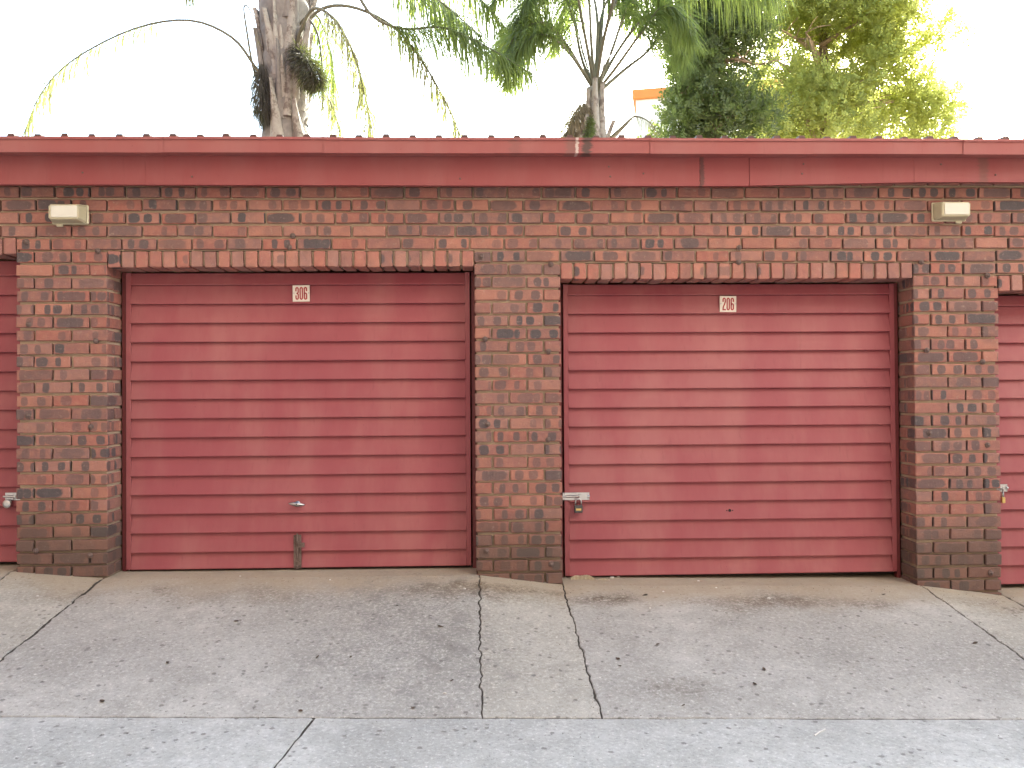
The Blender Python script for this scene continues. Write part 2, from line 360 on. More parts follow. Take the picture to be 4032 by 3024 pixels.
for x0, x1, mt in ((-5.55, -3.125, 'slab'), (-3.125, -2.530, 'strip'), (-2.530, -.060, 'slab'), (-.060, .500, 'strip'), (.500, 2.945, 'slab'), (2.945, 3.520, 'strip'), (3.520, 5.95, 'slab')):
    sk = (.03 if x0 in (-.060, .500) else 0, .03 if x1 in (.500, -.060) else 0)
    ga = {-2.530: .006, -.060: .003, .500: .003, 2.945: .005}.get(x0, .004); gb = {-2.530: .006, -.060: .003, .500: .003, 2.945: .005}.get(x1, .004)
    sheet('concrete_slab', x0+ga, x1-gb, JY+G*.4, .62, M[mt], drive, .029, .009, .07, sk)
def dirt_line(x0, y0, x1, y1, wd, par):
    m = MB(); n = 60; vs = []; fs = []; dx, dy = x1-x0, y1-y0; L_ = math.hypot(dx, dy); nx_, ny_ = -dy/L_, dx/L_
    for i in range(n+1):
        x, y = lerp(x0, x1, i/n), lerp(y0, y1, i/n); ww = wd*(.75+.5*abs(noise.noise(Vector((x*7, y*7, 4)))))
        for k in (-1, 1): vs.append((x+nx_*ww*k, y+ny_*ww*k, gz(x+nx_*ww*k, y+ny_*ww*k)-.0045+.002*noise.noise(Vector((x*31, y*31, k)))))
    for i in range(n): fs.append((2*i, 2*i+1, 2*i+3, 2*i+2))
    m.add(vs, fs); m.build('joint_dirt', M['jointdirt'], par)
for xj, sk in ((-3.125, 0), (-2.530, 0), (-.060, .03), (.500, .03), (2.945, 0), (3.520, 0)): dirt_line(xj+sk, JY, xj, -.01, .013, drive)
road = structure(link('lane', None))
dirt_line(-5.5, JY, 5.5, JY, .012, road); dirt_line(-1.10, -4.4, -.80, JY-.02, .008, road)
for x0, x1, sk in ((-6.5, -.80, (0, -.30)), (-.80, 5.2, (-.30, 0))):
    sheet('concrete_slab', x0+G*.5, x1-G*.5, -4.4, JY-G*.4, M['alley'], road, .07, .005, .07, sk)

# ------------------------------------------------------------------ garage block
ROW = .0865; Z0 = 2.5; BH = .0705; PITCH_X = .2305; JT = .0115
OPEN = [(-5.52, -3.093, 3), (-2.502, -.072, 4), (.506, 2.9215, 5), (3.5085, 5.93, 6)]     # x0, x1, first course cut by the opening
PILL = [(-3.093, -2.502), (-.072, .506), (2.9215, 3.5085)]
XL, XR = -8.0, 14.0
def lintel_top(L): return Z0 - ROW*(L-1) - .012
LH = .106
block = thing('garage_block', 'long row of clinker brick lock-up garages with red fascia and gutter', 'building')
wall = MB(); wall.box(XL, OPEN[0][0]-.012, .024, .228, -.5, 2.90); wall.box(OPEN[3][1]+.012, XR, .024, .228, -.7, 2.90)
for x0, x1, L in OPEN: wall.box(x0-.012, x1+.012, .0240, .222, lintel_top(L)-.002, 2.90)
wall_o = wall.build('header_wall', M['mortar'], block)
pill_o = []
for a, b in PILL:
    m = MB(); m.box(a+.012, b-.012, .0242, .226, -.5, 2.90); pill_o.append(m.build('brick_pillar', M['mortar'], block))
lint_o = []
for x0, x1, L in OPEN:
    m = MB(); m.box(x0, x1, .024, .2165, lintel_top(L)-LH+.014, lintel_top(L)+.004); lint_o.append(m.build('lintel', M['mortar'], block))
inn = MB(); inn.box(XL, XR, 5.4, 5.62, -.7, 3.1); inn.box(XL, XL+.2, .23, 5.4, -.7, 3.0); inn.box(XR-.2, XR, .23, 5.4, -.7, 3.0)
for a, b in PILL: inn.box((a+b)/2-.055, (a+b)/2+.055, .24, 5.4, -.5, 2.9)
inn.build('rear_wall', M['mortar'], block)

cache = {}
def brick_mesh(wd, dp, ht, mat, var):
    k = (round(wd, 3), round(dp, 3), round(ht, 3), mat, var)
    if k in cache: return cache[k]
    m = MB(); m.box(-wd/2, wd/2, 0, dp, -ht/2, ht/2, (.005, .0038, .0062, .0045)[var], .0019)
    me = recalc(m.mesh('brick', M[mat])); uvl = me.uv_layers.new(name='uv')
    for p in me.polygons:
        nx, ny, nz = (abs(c) for c in p.normal)
        for li in p.loop_indices:
            c = me.vertices[me.loops[li].vertex_index].co
            uvl.data[li].uv = (c.y-.05, c.z) if nx > max(ny, nz) else ((c.x, c.y-.05) if nz > max(nx, ny) else (c.x, c.z))
    cache[k] = me; return me
far = []                 # bricks the photograph does not show, joined below
def lay(xa, xb, zb, dp, parent, mat='brick', ht=BH, y=0.0, side=None):
    wd = xb-xa; x = (xa+xb)/2; z = zb+ht/2
    tilt = rnd.gauss(0, .006); dy = rnd.uniform(-.0032, .0030); dz = rnd.uniform(-.0024, .0024)
    me = brick_mesh(wd, dp, ht, mat, rnd.randrange(4))
    if parent is None: far.append((me, x, y+dy, z+dz, tilt)); return
    o = link('brick', me, parent, (x, y+dy, z+dz)); o.rotation_euler = (rnd.gauss(0, .004), tilt, rnd.gauss(0, .003))
HALF = .1095
def course(r, xa, xb, first_full, owner):
    zb = Z0 - ROW*r; x = xa; full = first_full; k = 0; items = []
    while x < xb-.03:
        wd = PITCH_X-JT if full else HALF
        e = x+wd
        if xb-e < .05: e = xb
        if e > xb: e = xb
        items.append((x, e)); x = e+JT; full = True; k += 1
    for i, (a, b) in enumerate(items):
        seen = b > -3.45 and a < 3.95 and -1 <= r
        par = owner if seen else None
        ends = (i == 0 and xa > XL+.1) or (i == len(items)-1 and xb < XR-.1)
        if r >= min(L for *_, L in OPEN) and ends and (b-a) < .16: dp = .2195
        else: dp = .105
        lay(a+.0005, b-.0005, zb, dp, par)
        if dp < .2 and ends and owner is not wall_o:
            lay(a+.001, b-.001, zb, .1045, par, y=.1165)
for r in range(-3, 35):
    zb = Z0-ROW*r; cuts = [(x0, x1) for x0, x1, L in OPEN if L <= r]
    xa = XL; segs = []
    for x0, x1 in cuts: segs.append((xa, x0)); xa = x1
    segs.append((xa, XR))
    for a, b in segs:
        pk = [i for i, (p, q) in enumerate(PILL) if abs(a-p) < 1e-6 and abs(b-q) < 1e-6]
        pl = [i for i, (p, q) in enumerate(PILL) if abs(a-p) < 1e-6]
        if zb < gz((max(a, -4)+min(b, 4))/2, 0)-.14: continue
        if pk:
            ff = (r % 2 == 1) ^ (pk[0] == 2); A, B = a, b
            # the three bricks of a pier, half brick first or last
            wl = b-a; f = (wl-2*JT-HALF)/2
            xs_ = [a, a+f+JT, a+2*f+2*JT] if ff else [a, a+HALF+JT, a+HALF+f+2*JT]
            ws_ = [f, f, HALF] if ff else [HALF, f, f]
            for i, (x, wd) in enumerate(zip(xs_, ws_)):
                x += 0 if i in (0,) else rnd.uniform(-.002, .002)
                if wd < .15: lay(x, x+wd, zb, .2195, pill_o[pk[0]])
                else:
                    lay(x, x+wd, zb, .105, pill_o[pk[0]])
                    if i != 1: lay(x, x+wd, zb, .1045, pill_o[pk[0]], y=.1165)
        elif pl:
            course(r, a, b, (r % 2 == 1) ^ (pl[0] == 2), wall_o)
        elif a == XL and b > -3:
            off = (-.072 - (0 if r % 2 else HALF+JT - PITCH_X)) % PITCH_X
            course(r, XL + (off - XL) % PITCH_X - PITCH_X, b, True, wall_o)
        else: course(r, a, b, r % 2 == 0, wall_o)
for (x0, x1, L), lo in zip(OPEN, lint_o):
    n = round((x1-x0)/.0885); p = (x1-x0)/n; zb = lintel_top(L)-LH
    for i in range(n):
        a = x0+i*p+.0072; b = x0+(i+1)*p-.0072; seen = b > -3.45 and a < 3.95
        lay(a+rnd.uniform(-.0015, .0015), b, zb+rnd.uniform(-.002, .002), .2185, lo if seen else None, 'lintel', LH)
fm = MB(); fuv = []
for me, x, y, z, tl in far:
    c, s_ = math.cos(tl), math.sin(tl)
    fm.add([(x+v.co.x*c+v.co.z*s_, y+v.co.y, z-v.co.x*s_+v.co.z*c) for v in me.vertices], [tuple(p.vertices) for p in me.polygons])
    fuv += [tuple(u.uv) for u in me.uv_layers[0].data]
fmesh = fm.mesh('bricks_beyond', M['brick']); ul = fmesh.uv_layers.new(name='uv')
for i, u in enumerate(fuv): ul.data[i].uv = u
stuff(link('outer_brickwork', fmesh, block))

# round wall plugs left in the brickwork
plug = MB(); plug.lathe([(.019, .004), (.0185, -.003), (.013, -.006), (.011, -.004), (.010, -.012), (.004, -.015)], (0, 1, 0), (0, 0, 0), 12)
plug_me = recalc(plug.mesh('wall_plug', M['plug'], True))
for q in [(-3.027, 2.291), (-2.561, 2.230), (-3.011, 1.744), (-2.575, 1.634), (-3.015, 1.141), (-2.607, 1.067), (-2.964, 0.253), (-2.614, 0.219), (-1.281, 2.330), (-1.304, 2.254), (-0.027, 2.189), (0.443, 2.137), (-0.003, 1.634), (0.422, 1.549), (0.012, 1.064), (0.416, 0.955), (0.430, 0.123), (-0.002, 0.216), (1.723, 2.247), (1.718, 2.147), (2.976, 2.145), (3.436, 2.053), (3.007, 1.544), (3.394, 1.464), (3.019, 0.978), (3.420, 0.895), (3.430, 0.024)]:
    own = next((pill_o[i] for i, (a, b) in enumerate(PILL) if a < q[0] < b and q[1] < 2.15), wall_o)
    link('wall_plug', plug_me, own, (q[0], -.002, q[1]))

# roof, fascia, gutter
sl = math.tan(R(3.0)); RY0, RY1 = -.158, 5.7; RZ0 = 2.9235
rm = MB(); rm.prism([(RY0, RZ0), (RY1, RZ0+(RY1-RY0)*sl), (RY1, RZ0+(RY1-RY0)*sl-.012), (RY0, RZ0-.003)], XL-.1, XR+.1); roof_o = rm.build('roof', M['roof'], block)
def rib_mesh(h):
    zt = RZ0+(RY1-RY0)*sl
    m = MB(); m.add([(-.031, RY0-.004, RZ0-.001), (-.017, RY0-.004, RZ0+h), (.017, RY0-.004, RZ0+h), (.031, RY0-.004, RZ0-.001),
                     (-.031, RY1, zt-.001), (-.017, RY1, zt+h), (.017, RY1, zt+h), (.031, RY1, zt-.001)],
        [(0, 3, 2, 1), (4, 5, 6, 7), (0, 1, 5, 4), (1, 2, 6, 5), (2, 3, 7, 6), (0, 4, 7, 3)]); return m.mesh('roof_rib', M['roof'])
rib_me = [rib_mesh(h) for h in (.034, .038, .036)]
x = -3.9; k = 0
while x < 4.4:
    link('roof_rib', rib_me[k % 3], roof_o, (x+rnd.uniform(-.004, .004), 0, rnd.uniform(-.002, .002))); x += .1715; k += 1
def board(x0, x1, zl, zr, y):
    m = MB(); m.add([(xx, yy, zz) for xx, zb in ((x0, zl), (x1, zr)) for yy in (y, y+.014) for zz in (zb, 2.912)],
        [(0, 1, 3, 2), (4, 6, 7, 5), (0, 4, 5, 1), (2, 3, 7, 6), (0, 2, 6, 4), (1, 5, 7, 3)])
    m.add([(xx, yy, zz) for xx, zb in ((x0, zl), (x1, zr)) for yy in (y+.0145, y+.042) for zz in (zb, zb+.012)],
        [(0, 1, 3, 2), (4, 6, 7, 5), (0, 4, 5, 1), (2, 3, 7, 6), (0, 2, 6, 4), (1, 5, 7, 3)])
    return m.build('fascia_board', M['fascia'], block)
for x0, x1, zl, zr, y in ((XL, -2.2, 2.6390, 2.6390, -0.1300), (-2.2, .2, 2.6390, 2.6351, -0.1280), (.2, 1.425, 2.6351, 2.6341, -0.1305), (1.428, 1.755, 2.6341, 2.6360, -0.1290), (1.758, 2.865, 2.6370, 2.6607, -0.1310), (2.868, 5.2, 2.6626, 2.6626, -0.1290), (5.2, XR, 2.6626, 2.6626, -0.1300)):
    board(x0, x1, zl, zr, y)
fix = MB(); fix.lathe([(.0065, .002), (.006, -.001), (.003, -.003)], (0, 1, 0), (0, 0, 0), 8); fix_me = recalc(fix.mesh('screw', M['plug']))
for fx, fz in ((-.16, 2.70), (.83, 2.715), (.82, 2.78), (1.05, 2.735), (2.12, 2.80), (2.11, 2.735), (-1.9, 2.71), (-2.6, 2.735), (3.42, 2.73), (3.05, 2.80)):
    link('screw', fix_me, block, (fx, -.1325, fz-.019))
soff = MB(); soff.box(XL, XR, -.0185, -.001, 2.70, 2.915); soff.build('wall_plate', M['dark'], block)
def gutter(x0, x1, dy):
    t = .0022
    p = [(-0.1380, 2.9149), (-0.1380, 2.8242), (-0.2320, 2.8203), (-0.2360, 2.9011), (-0.2450, 2.9020), (-0.2450, 2.9178), (-0.2280, 2.9178)]
    inner = [(-0.2280, 2.9178-t), (-0.2450+t, 2.9178-t), (-0.2450+t, 2.9020+t), (-0.2360+t, 2.9011), (-0.2320+t, 2.8203+t), (-0.1380-t, 2.8242+t), (-0.1380-t, 2.9149)]
    prof = [(a+dy, b+dy*.6) for a, b in p+inner]
    m = MB(); m.prism(prof, x0, x1); me = recalc(m.mesh('gutter_section', M['gutter'])); o = link('gutter_section', me, block)
    return o
gx = [XL, -5.2, -4.15, -3.12, -2.08, -1.03, .035, 1.075, 2.10, 3.14, 4.18, 5.2, XR]
for i in range(len(gx)-1): gutter(gx[i], gx[i+1]+.035, -.0060 if i % 2 else 0.0)

# ------------------------------------------------------------------ doors
SP = .1311
def slat_prof(h, y): return [(y-.0135, .0050), (y-.0115, 0), (y+.0185, 0), (y+.0185, h), (y+.0160, h), (y+.0130, h-.005)]
slat_cache = {}
def garage_door(o, z_first, z_bot, z_top, label):
    x0, x1, L = OPEN[o]; YF = .222; YL = .208
    d = thing('garage_door', label, 'garage door', ((x0+x1)/2, .21, z_bot), 'red steel garage doors'); ox, oy, oz = d.location
    def B(name, boxes, mat='door', ch=.0015, par=d):
        m = MB()
        for b in boxes: m.box(b[0]-ox, b[1]-ox, b[2]-oy, b[3]-oy, b[4]-oz, b[5]-oz, ch)
        return link(name, recalc(m.mesh(name, M[mat])), par)
    zl = lintel_top(L)-LH
    a, b = x0+.036, x1-.036
    for xa, xb in ((x0+.0025, x0+.027), (x1-.027, x1-.0025)): B('frame_post', [(xa, xb, YF, YF+.045, z_bot-.06, zl-.003)], 'frame')
    for xa, xb in ((a, a+.034), (b-.034, b)): B('stile', [(xa, xb, YL-.006, YL+.034, z_bot, z_top)])
    B('back_sheet', [(a+.035, b-.035, YL+.020, YL+.030, z_bot+.004, z_top-.004)])
    B('top_rail', [(x0+.028, x1-.028, YF+.025, YF+.045, z_top+.002, zl-.003)], 'dark')
    B('bottom_seal', [(a+.01, b-.01, YL+.031, YL+.045, z_bot-.018, z_bot+.02)], 'dark')
    edges = [z_bot] + [z_first+SP*k for k in range(40) if z_first+SP*k < z_top-.03] + [z_top]
    for k in range(len(edges)-1):
        h = edges[k+1]-edges[k]; key = (round(b-a, 3), round(h, 4))
        nseg = 30; prof = slat_prof(h-.0006, 0); n_ = len(prof); vs_ = []; fs_ = []; xa_, xb_ = -(b-a)/2+.0345, (b-a)/2-.0345; ph = rnd.uniform(0, 90)
        for q in range(nseg+1):      # pressed sheet: not quite flat
            xq = lerp(xa_, xb_, q/nseg); e1 = .0016*noise.noise(Vector((xq*1.6, ph, o*5.))); e2 = .0013*noise.noise(Vector((xq*2.3, ph+40, o*5.)))
            for i_, (py, pz) in enumerate(prof): vs_.append((xq, py+(e1 if i_ < 2 else e2 if i_ > 3 else 0), pz))
        for q in range(nseg):
            for i_ in range(n_): fs_.append((q*n_+i_, q*n_+(i_+1) % n_, (q+1)*n_+(i_+1) % n_, (q+1)*n_+i_))
        fs_ += [tuple(reversed(range(n_))), tuple(range(nseg*n_, (nseg+1)*n_))]
        m = MB(); m.add(vs_, fs_); slat_cache[key] = recalc(m.mesh('slat', M['door']))
        s_ = link('slat', slat_cache[key], d, ((a+b)/2-ox, YL-oy+rnd.uniform(-.0004, .0004), edges[k]-oz)); s_.rotation_euler = (0, rnd.gauss(0, .0004), 0)
    return d
d0 = garage_door(0, .2600, .1465, 2.200, 'red slatted garage door with grey bolt, beside the brick pier with lamp, no number shown')
d1 = garage_door(1, .1935, .0800, 2.113, 'red slatted steel garage door bearing plate 306, T handle and rusty floor bolt')
d2 = garage_door(2, .1150, -.0020, 2.027, 'red slatted steel garage door bearing plate 206, with side bolt and handle hole')
d3 = garage_door(3, .0300, -.1000, 1.940, 'pinkish red slatted garage door at the lower end, past the pier with the other lamp')

def stroke(path, wd, y0, y1):
    m = MB(); n = len(path); L_ = []; R_ = []
    closed = path[0] == path[-1]; pts = [Vector((p[0], p[1])) for p in path]
    for i, p in enumerate(pts):
        pa = pts[i-1] if i > 0 else (pts[-2] if closed else None); pb = pts[i+1] if i < n-1 else (pts[1] if closed else None)
        t1 = (p-pa).normalized() if pa is not None else None; t2 = (pb-p).normalized() if pb is not None else None
        t1 = t1 or t2; t2 = t2 or t1
        n1 = Vector((-t1.y, t1.x)); n2 = Vector((-t2.y, t2.x)); nn = (n1+n2).normalized(); k = wd/2/max(.45, nn.dot(n1))
        L_.append(p+nn*k); R_.append(p-nn*k)
    vs = []; 
    for q, yy in ((L_, y0), (R_, y0), (L_, y1), (R_, y1)): vs += [(v.x, yy, v.y) for v in q]
    fs = []
    for i in range(n-1): fs += [(i, i+1, n+i+1, n+i), (2*n+i, 3*n+i, 3*n+i+1, 2*n+i+1), (i, 2*n+i, 2*n+i+1, i+1), (n+i, n+i+1, 3*n+i+1, 3*n+i)]
    if not closed: fs += [(0, n, 3*n, 2*n), (n-1, 3*n-1, 4*n-1, 2*n-1)]
    m.add(vs, fs); return m
def arc(cx, cz, rx, rz, a0, a1, n=8): return [(cx+rx*math.cos(R(lerp(a0, a1, i/n))), cz+rz*math.sin(R(lerp(a0, a1, i/n)))) for i in range(n+1)]
DW, DH, DS = .0242, .0885, .0089
hx, hz = DW/2-DS/2, DH/2-DS/2
def digit_paths(ch):
    q = .010
    if ch == '0': return [arc(0, hz-q, hx, q, 0, 180) + arc(0, -hz+q, hx, q, 180, 360) + [(hx, hz-q)]]
    if ch == '6': return [[(hx, .0145)] + arc(0, hz-q, hx, q, 0, 180) + arc(0, -hz+q, hx, q, 180, 360) + arc(0, -.0085, hx, q, 0, 180, 6)[:-1] + [(-hx+.001, -.010)]]
    if ch == '3': return [[(-hx, .0145)] + arc(0, hz-q, hx, q, 180, 0) + arc(-.001, .010, hx+.001, .009, 0, -80, 5) + [(-.004, .0)], [(-.004, .0)] + arc(-.001, -.010, hx+.001, .009, 80, 0, 5) + arc(0, -hz+q, hx, q, 0, -180) + [(-hx, -.0135)]]
    if ch == '2': return [[(-hx, .0145)] + arc(0, hz-q, hx, q, 180, 0) + [(hx, .017), (hx-.003, .004), (-hx+.002, -.020), (-hx, -.030), (-hx, -hz)], [(-hx-DS/2, -hz), (hx+DS/2, -hz)]]
def number_plate(d, x, z, txt, tilt):
    ox, oy, oz = d.location; y = .208-.0132
    m = MB(); m.box(-.0585, .0585, -.0022, 0, -.056, .056, .0008); pl = link('number_plate', recalc(m.mesh('number_plate', M['plate'])), d, (x-ox, y-oy, z-oz)); pl.rotation_euler = (0, tilt, 0)
    for i, ch in enumerate(txt):
        m = MB()
        for p in digit_paths(ch):
            s_ = stroke(p, DS, -.0030, -.0012); m.add(s_.v, s_.f)
        link('digit', recalc(m.mesh('digit', M['digit'])), pl, (.001+(i-1)*.0286, 0, 0))
    for sx in (-.0505, .0515):
        m = MB(); m.lathe([(.0048, .001), (.0045, -.0015), (.002, -.003)], (0, 1, 0), (sx, -.0022, .002), 10); link('screw', recalc(m.mesh('screw', M['steel'], True)), pl)
number_plate(d1, -1.269, 1.968, '306', R(-.6)); number_plate(d2, 1.700, 1.885, '206', R(.6))

def mk(name, d, mat, fn, par=None, smooth=False):
    m = MB(); fn(m); o = link(name, recalc(m.mesh(name, M[mat], smooth)), par or d); return o
def barrel_bolt(d, xl, zc, ln, flip=1, mat='steel', vertical=False, rust=False):
    # sliding bolt: back plate, barrel, two staples, round bolt with a hasp tongue, screws; built along +x and turned when upright
    ox, oy, oz = d.location; y = .208-.0142
    root = MB(); hw = .026 if not vertical else .0265
    T = (lambda x, y_, z: (x, y_, z)) if not vertical else (lambda x, y_, z: (z, y_, -x))
    base = link('slide_bolt', None, d, (xl-ox, y-oy, zc-oz))
    def part(name, mt, fn, smooth=False):
        m = MB(); fn(m); m.v = [T(*v) for v in m.v]; return link(name, recalc(m.mesh(name, M[mt], smooth)), base)
    part('bolt_plate', mat, lambda m: m.box(0, ln, -.0025, 0, -hw, hw, .0008))
    part('bolt_barrel', mat, lambda m: m.prism([(-.0026, -.010), (-.010, -.0085), (-.0155, -.004), (-.0165, 0), (-.0155, .004), (-.010, .0085), (-.0026, .010)], .018, ln*.58))
    part('bolt_rod', mat, lambda m: m.lathe([(.0062, -.004), (.0065, 0), (.0065, ln*.72), (.005, ln*.74)], (1, 0, 0), (-.006, -.0085, 0), 12), True)
    part('bolt_staple', mat, lambda m: m.prism([(-.0026, -.0105), (-.012, -.009), (-.0175, -.003), (-.0175, .003), (-.012, .009), (-.0026, .0105)], ln*.915, ln*1.0))
    part('bolt_tongue', mat, lambda m: (m.box(ln*.60, ln*.72, -.021, -.0165, -.020, .012, .001), m.box(ln*.60, ln*.64, -.034, -.0205, -.020, -.004, .001)) if not vertical else m.box(ln*.22, ln*.36, -.021, -.0165, .006, .052, .001))
    for fx in (.08, .52, .95):
        for s_ in (-1, 1): part('screw', mat, lambda m: m.lathe([(.0042, .0005), (.004, -.001), (.0018, -.0025)], (0, 1, 0), (ln*fx, -.0025, s_*hw*.72), 8), True)
    return base
barrel_bolt(d2, .5285, .551, .1865)
barrel_bolt(d1, -1.300, .3065, .2300, 1, 'oldsteel', True)
barrel_bolt(d0, -3.272, .590, .110)
barrel_bolt(d3, 3.556, .578, .120)
ox, oy, oz = d1.location
hnd = link('handle', None, d1, (-1.300-ox, .1985-oy, .519-oz)); hnd.rotation_euler = (0, R(6), 0)
def wing(m):
    n = 14; top = []; 
    for i in range(n+1):
        t = -1+2*i/n; top.append((t*.0545, .0026+.0125*(1-abs(t)**1.8), -.030-.006*(1-t*t)))
    vs = [(x, y, h) for x, h, y in top] + [(x, y, -h*.9) for x, h, y in top] + [(x, y+.010, h*.6) for x, h, y in top] + [(x, y+.010, -h*.55) for x, h, y in top]
    k = n+1; fs = []
    for i in range(n): fs += [(i, i+1, k+i+1, k+i), (2*k+i, 3*k+i, 3*k+i+1, 2*k+i+1), (i, 2*k+i, 2*k+i+1, i+1), (k+i, k+i+1, 3*k+i+1, 3*k+i)]
    fs += [(0, k, 3*k, 2*k), (n, 2*k+n, 3*k+n, k+n)]; m.add(vs, fs)
mk('handle_grip', None, 'steel', wing, hnd, True)
mk('handle_stem', None, 'steel', lambda m: m.lathe([(.020, 0), (.019, -.004), (.009, -.006), (.008, -.026)], (0, 1, 0), (0, 0, 0), 14), hnd, True)
mk('keyhole', None, 'dark', lambda m: m.lathe([(.0045, .001), (.0045, -.0008)], (0, 1, 0), (0, -.0368, .001), 8), hnd)
ox, oy, oz = d2.location
for nm, x, z, rr in (('handle_hole', 1.702, .439, .0105), ('rivet_hole', 1.681, .439, .0042), ('rivet_hole', 1.722, .439, .0042), ('screw_hole', 1.683, .027, .0042), ('screw_hole', 1.709, .026, .0042)):
    yy = .208-.0132+.0265*((z-.115) % SP)/SP
    mk(nm, d2, 'dark', lambda m: m.lathe([(rr, .004), (rr, -.0022)], (0, 1, 0), (x-ox, yy-oy, z-oz), 14))
# padlocks hang from the bolts
def padlock(x, y, z, label, w_=.034, h_=.030, mat='padlock', rnded=False, sc_=1.7):
    p = thing('padlock', label, 'padlock', (x, y, z)); p.scale = (sc_,)*3
    if rnded: mk('lock_body', p, 'steel', lambda m: m.lathe([(.020, .010), (.0235, .006), (.0235, -.006), (.020, -.010), (.006, -.0105)], (0, 1, 0), (0, 0, -.019), 22), None, True)
    else:
        mk('lock_body', p, mat, lambda m: m.box(-w_/2, w_/2, -.008, .008, -h_-.024, -.024, .0025))
        mk('brass_badge', p, 'brass', lambda m: m.prism([(-.0087, -.044), (-.0087, -.036), (-.0079, -.036), (-.0079, -.044)], -.0105, .0105))
    r = w_*.345
    pts = [(-r, 0, -.026), (-r, 0, -.010)] + [(-r*math.cos(R(a)), 0, -.010+r*1.1*math.sin(R(a))) for a in range(15, 180, 15)] + [(r, 0, -.010), (r, 0, -.026)]
    mk('shackle', p, 'steel', lambda m: m.tube(pts, .0030, 8), None, True)
    return p
padlock(.6345, .164, .533, 'small black padlock with brass badge hanging from the bright bolt of door 206')
padlock(-3.246, .172, .566, 'round grey disc padlock on the bolt beside the brick pier', .030, .03, 'steel', True, 1.25)
padlock(3.628, .168, .552, 'brass padlock seen edge on at the pinkish door bolt', .030, .03, 'brass', False, 1.4).rotation_euler = (0, 0, R(72))

# ------------------------------------------------------------------ wall lamps
def wall_lamp(x, z, label):
    l = thing('wall_lamp', label, 'wall lamp', (x, 0, z), 'bulkhead lamps under the fascia')
    mk('back_plate', l, 'lampbase', lambda m: m.box(-.118, .118, -.020, -.002, -.064, .064, .006))
    def cover(m, t=0.0):
        bw, bh, fw, fh, d0_, d1_ = .113-t, .060-t, .096-t, .047-t, -.020, -.104+t
        c = .012; ring = []
        for w_, h_, yy in ((bw, bh, d0_), (bw, bh, -.034), (fw+.002, fh+.002, d1_+.004), (fw-.003, fh-.003, d1_)):
            ring += [(w_-c, yy, h_), (w_, yy, h_-c), (w_, yy, -h_+c), (w_-c, yy, -h_), (-w_+c, yy, -h_), (-w_, yy, -h_+c), (-w_, yy, h_-c), (-w_+c, yy, h_)]
        fs = []
        for k in range(3):
            for i in range(8): fs.append((k*8+i, k*8+(i+1) % 8, (k+1)*8+(i+1) % 8, (k+1)*8+i))
        fs.append(tuple(range(24, 32))); m.add(ring, fs)
    m = MB(); cover(m); m2 = MB(); cover(m2, .0025); m.add(m2.v, [tuple(reversed(f)) for f in m2.f])
    link('diffuser', m.mesh('diffuser', M['frosted']), l)
    mk('lens_panel', l, 'lens', lambda m: m.box(-.080, .088, -.1075, -.1045, -.036, .040, .001))
    mk('bulb', l, 'bulb', lambda m: m.tube([(-.06, -.058, 0), (-.05, -.058, 0), (.04, -.058, 0), (.055, -.058, 0)], [.012, .019, .019, .010], 14), None, True)
    for sx in (-.106, .106): mk('screw', l, 'dark', lambda m: m.lathe([(.004, .001), (.004, -.003)], (0, 1, 0), (sx, -.034, 0), 8))
    mk('bracket_tab', l, 'lampbase', lambda m: m.box(.05 if x > 0 else -.09, .09 if x > 0 else -.05, -.016, -.003, -.078, -.064, .002))
    return l
wall_lamp(-2.735, 2.468, 'cream bulkhead lamp on the brickwork above the pier left of door 306')
wall_lamp(3.165, 2.487, 'cream bulkhead lamp on the brickwork above the pier right of door 206')

# ------------------------------------------------------------------ litter on the concrete
card = thing('cardboard_scrap', 'torn pale corrugated card wedged under the door numbered 206', 'cardboard', (.71, .155, -.034)); card.scale = (1, 1, 1.35)
def corr(m):
    n = 110; vs = []; fs = []
    for i in range(n+1):
        t = i/n; x = -.135+.27*t; y = .007*math.sin(i*1.9)+.02*math.sin(t*5)-.012; z0 = .004+.010*abs(t-.62)+.003*math.sin(t*17); z1 = z0+.010+.016*math.sin(math.pi*min(1, t*1.5))**.6+rnd.uniform(-.001, .001)
        vs += [(x, y, z0), (x, y+.006, z1), (x, y+.020, z1-.003), (x, y+.020, z0)]
    for i in range(n):
        for k in range(3): fs.append((4*i+k, 4*i+k+1, 4*i+k+5, 4*i+k+4))
    m.add(vs, fs)
mk('fluted_edge', card, 'card', corr)
def chip(name, x, y, s, mat, label, cat, group, flat=.6):
    m = MB(); n = 7; pts = []
    for k in range(2):
        for i in range(n):
            a = 2*math.pi*i/n; r = s*(rnd.uniform(.7, 1.1))*(1 if k == 0 else .7); pts.append((r*math.cos(a), r*math.sin(a)*.8, k*s*flat))
    m.add(pts, [tuple(reversed(range(n))), tuple(range(n, 2*n))] + [(i, (i+1) % n, n+(i+1) % n, n+i) for i in range(n)])
    o = link(name, recalc(m.mesh(name, M[mat])), None, (x, y, gz(x, y))); tag(o, label, cat, group); return o
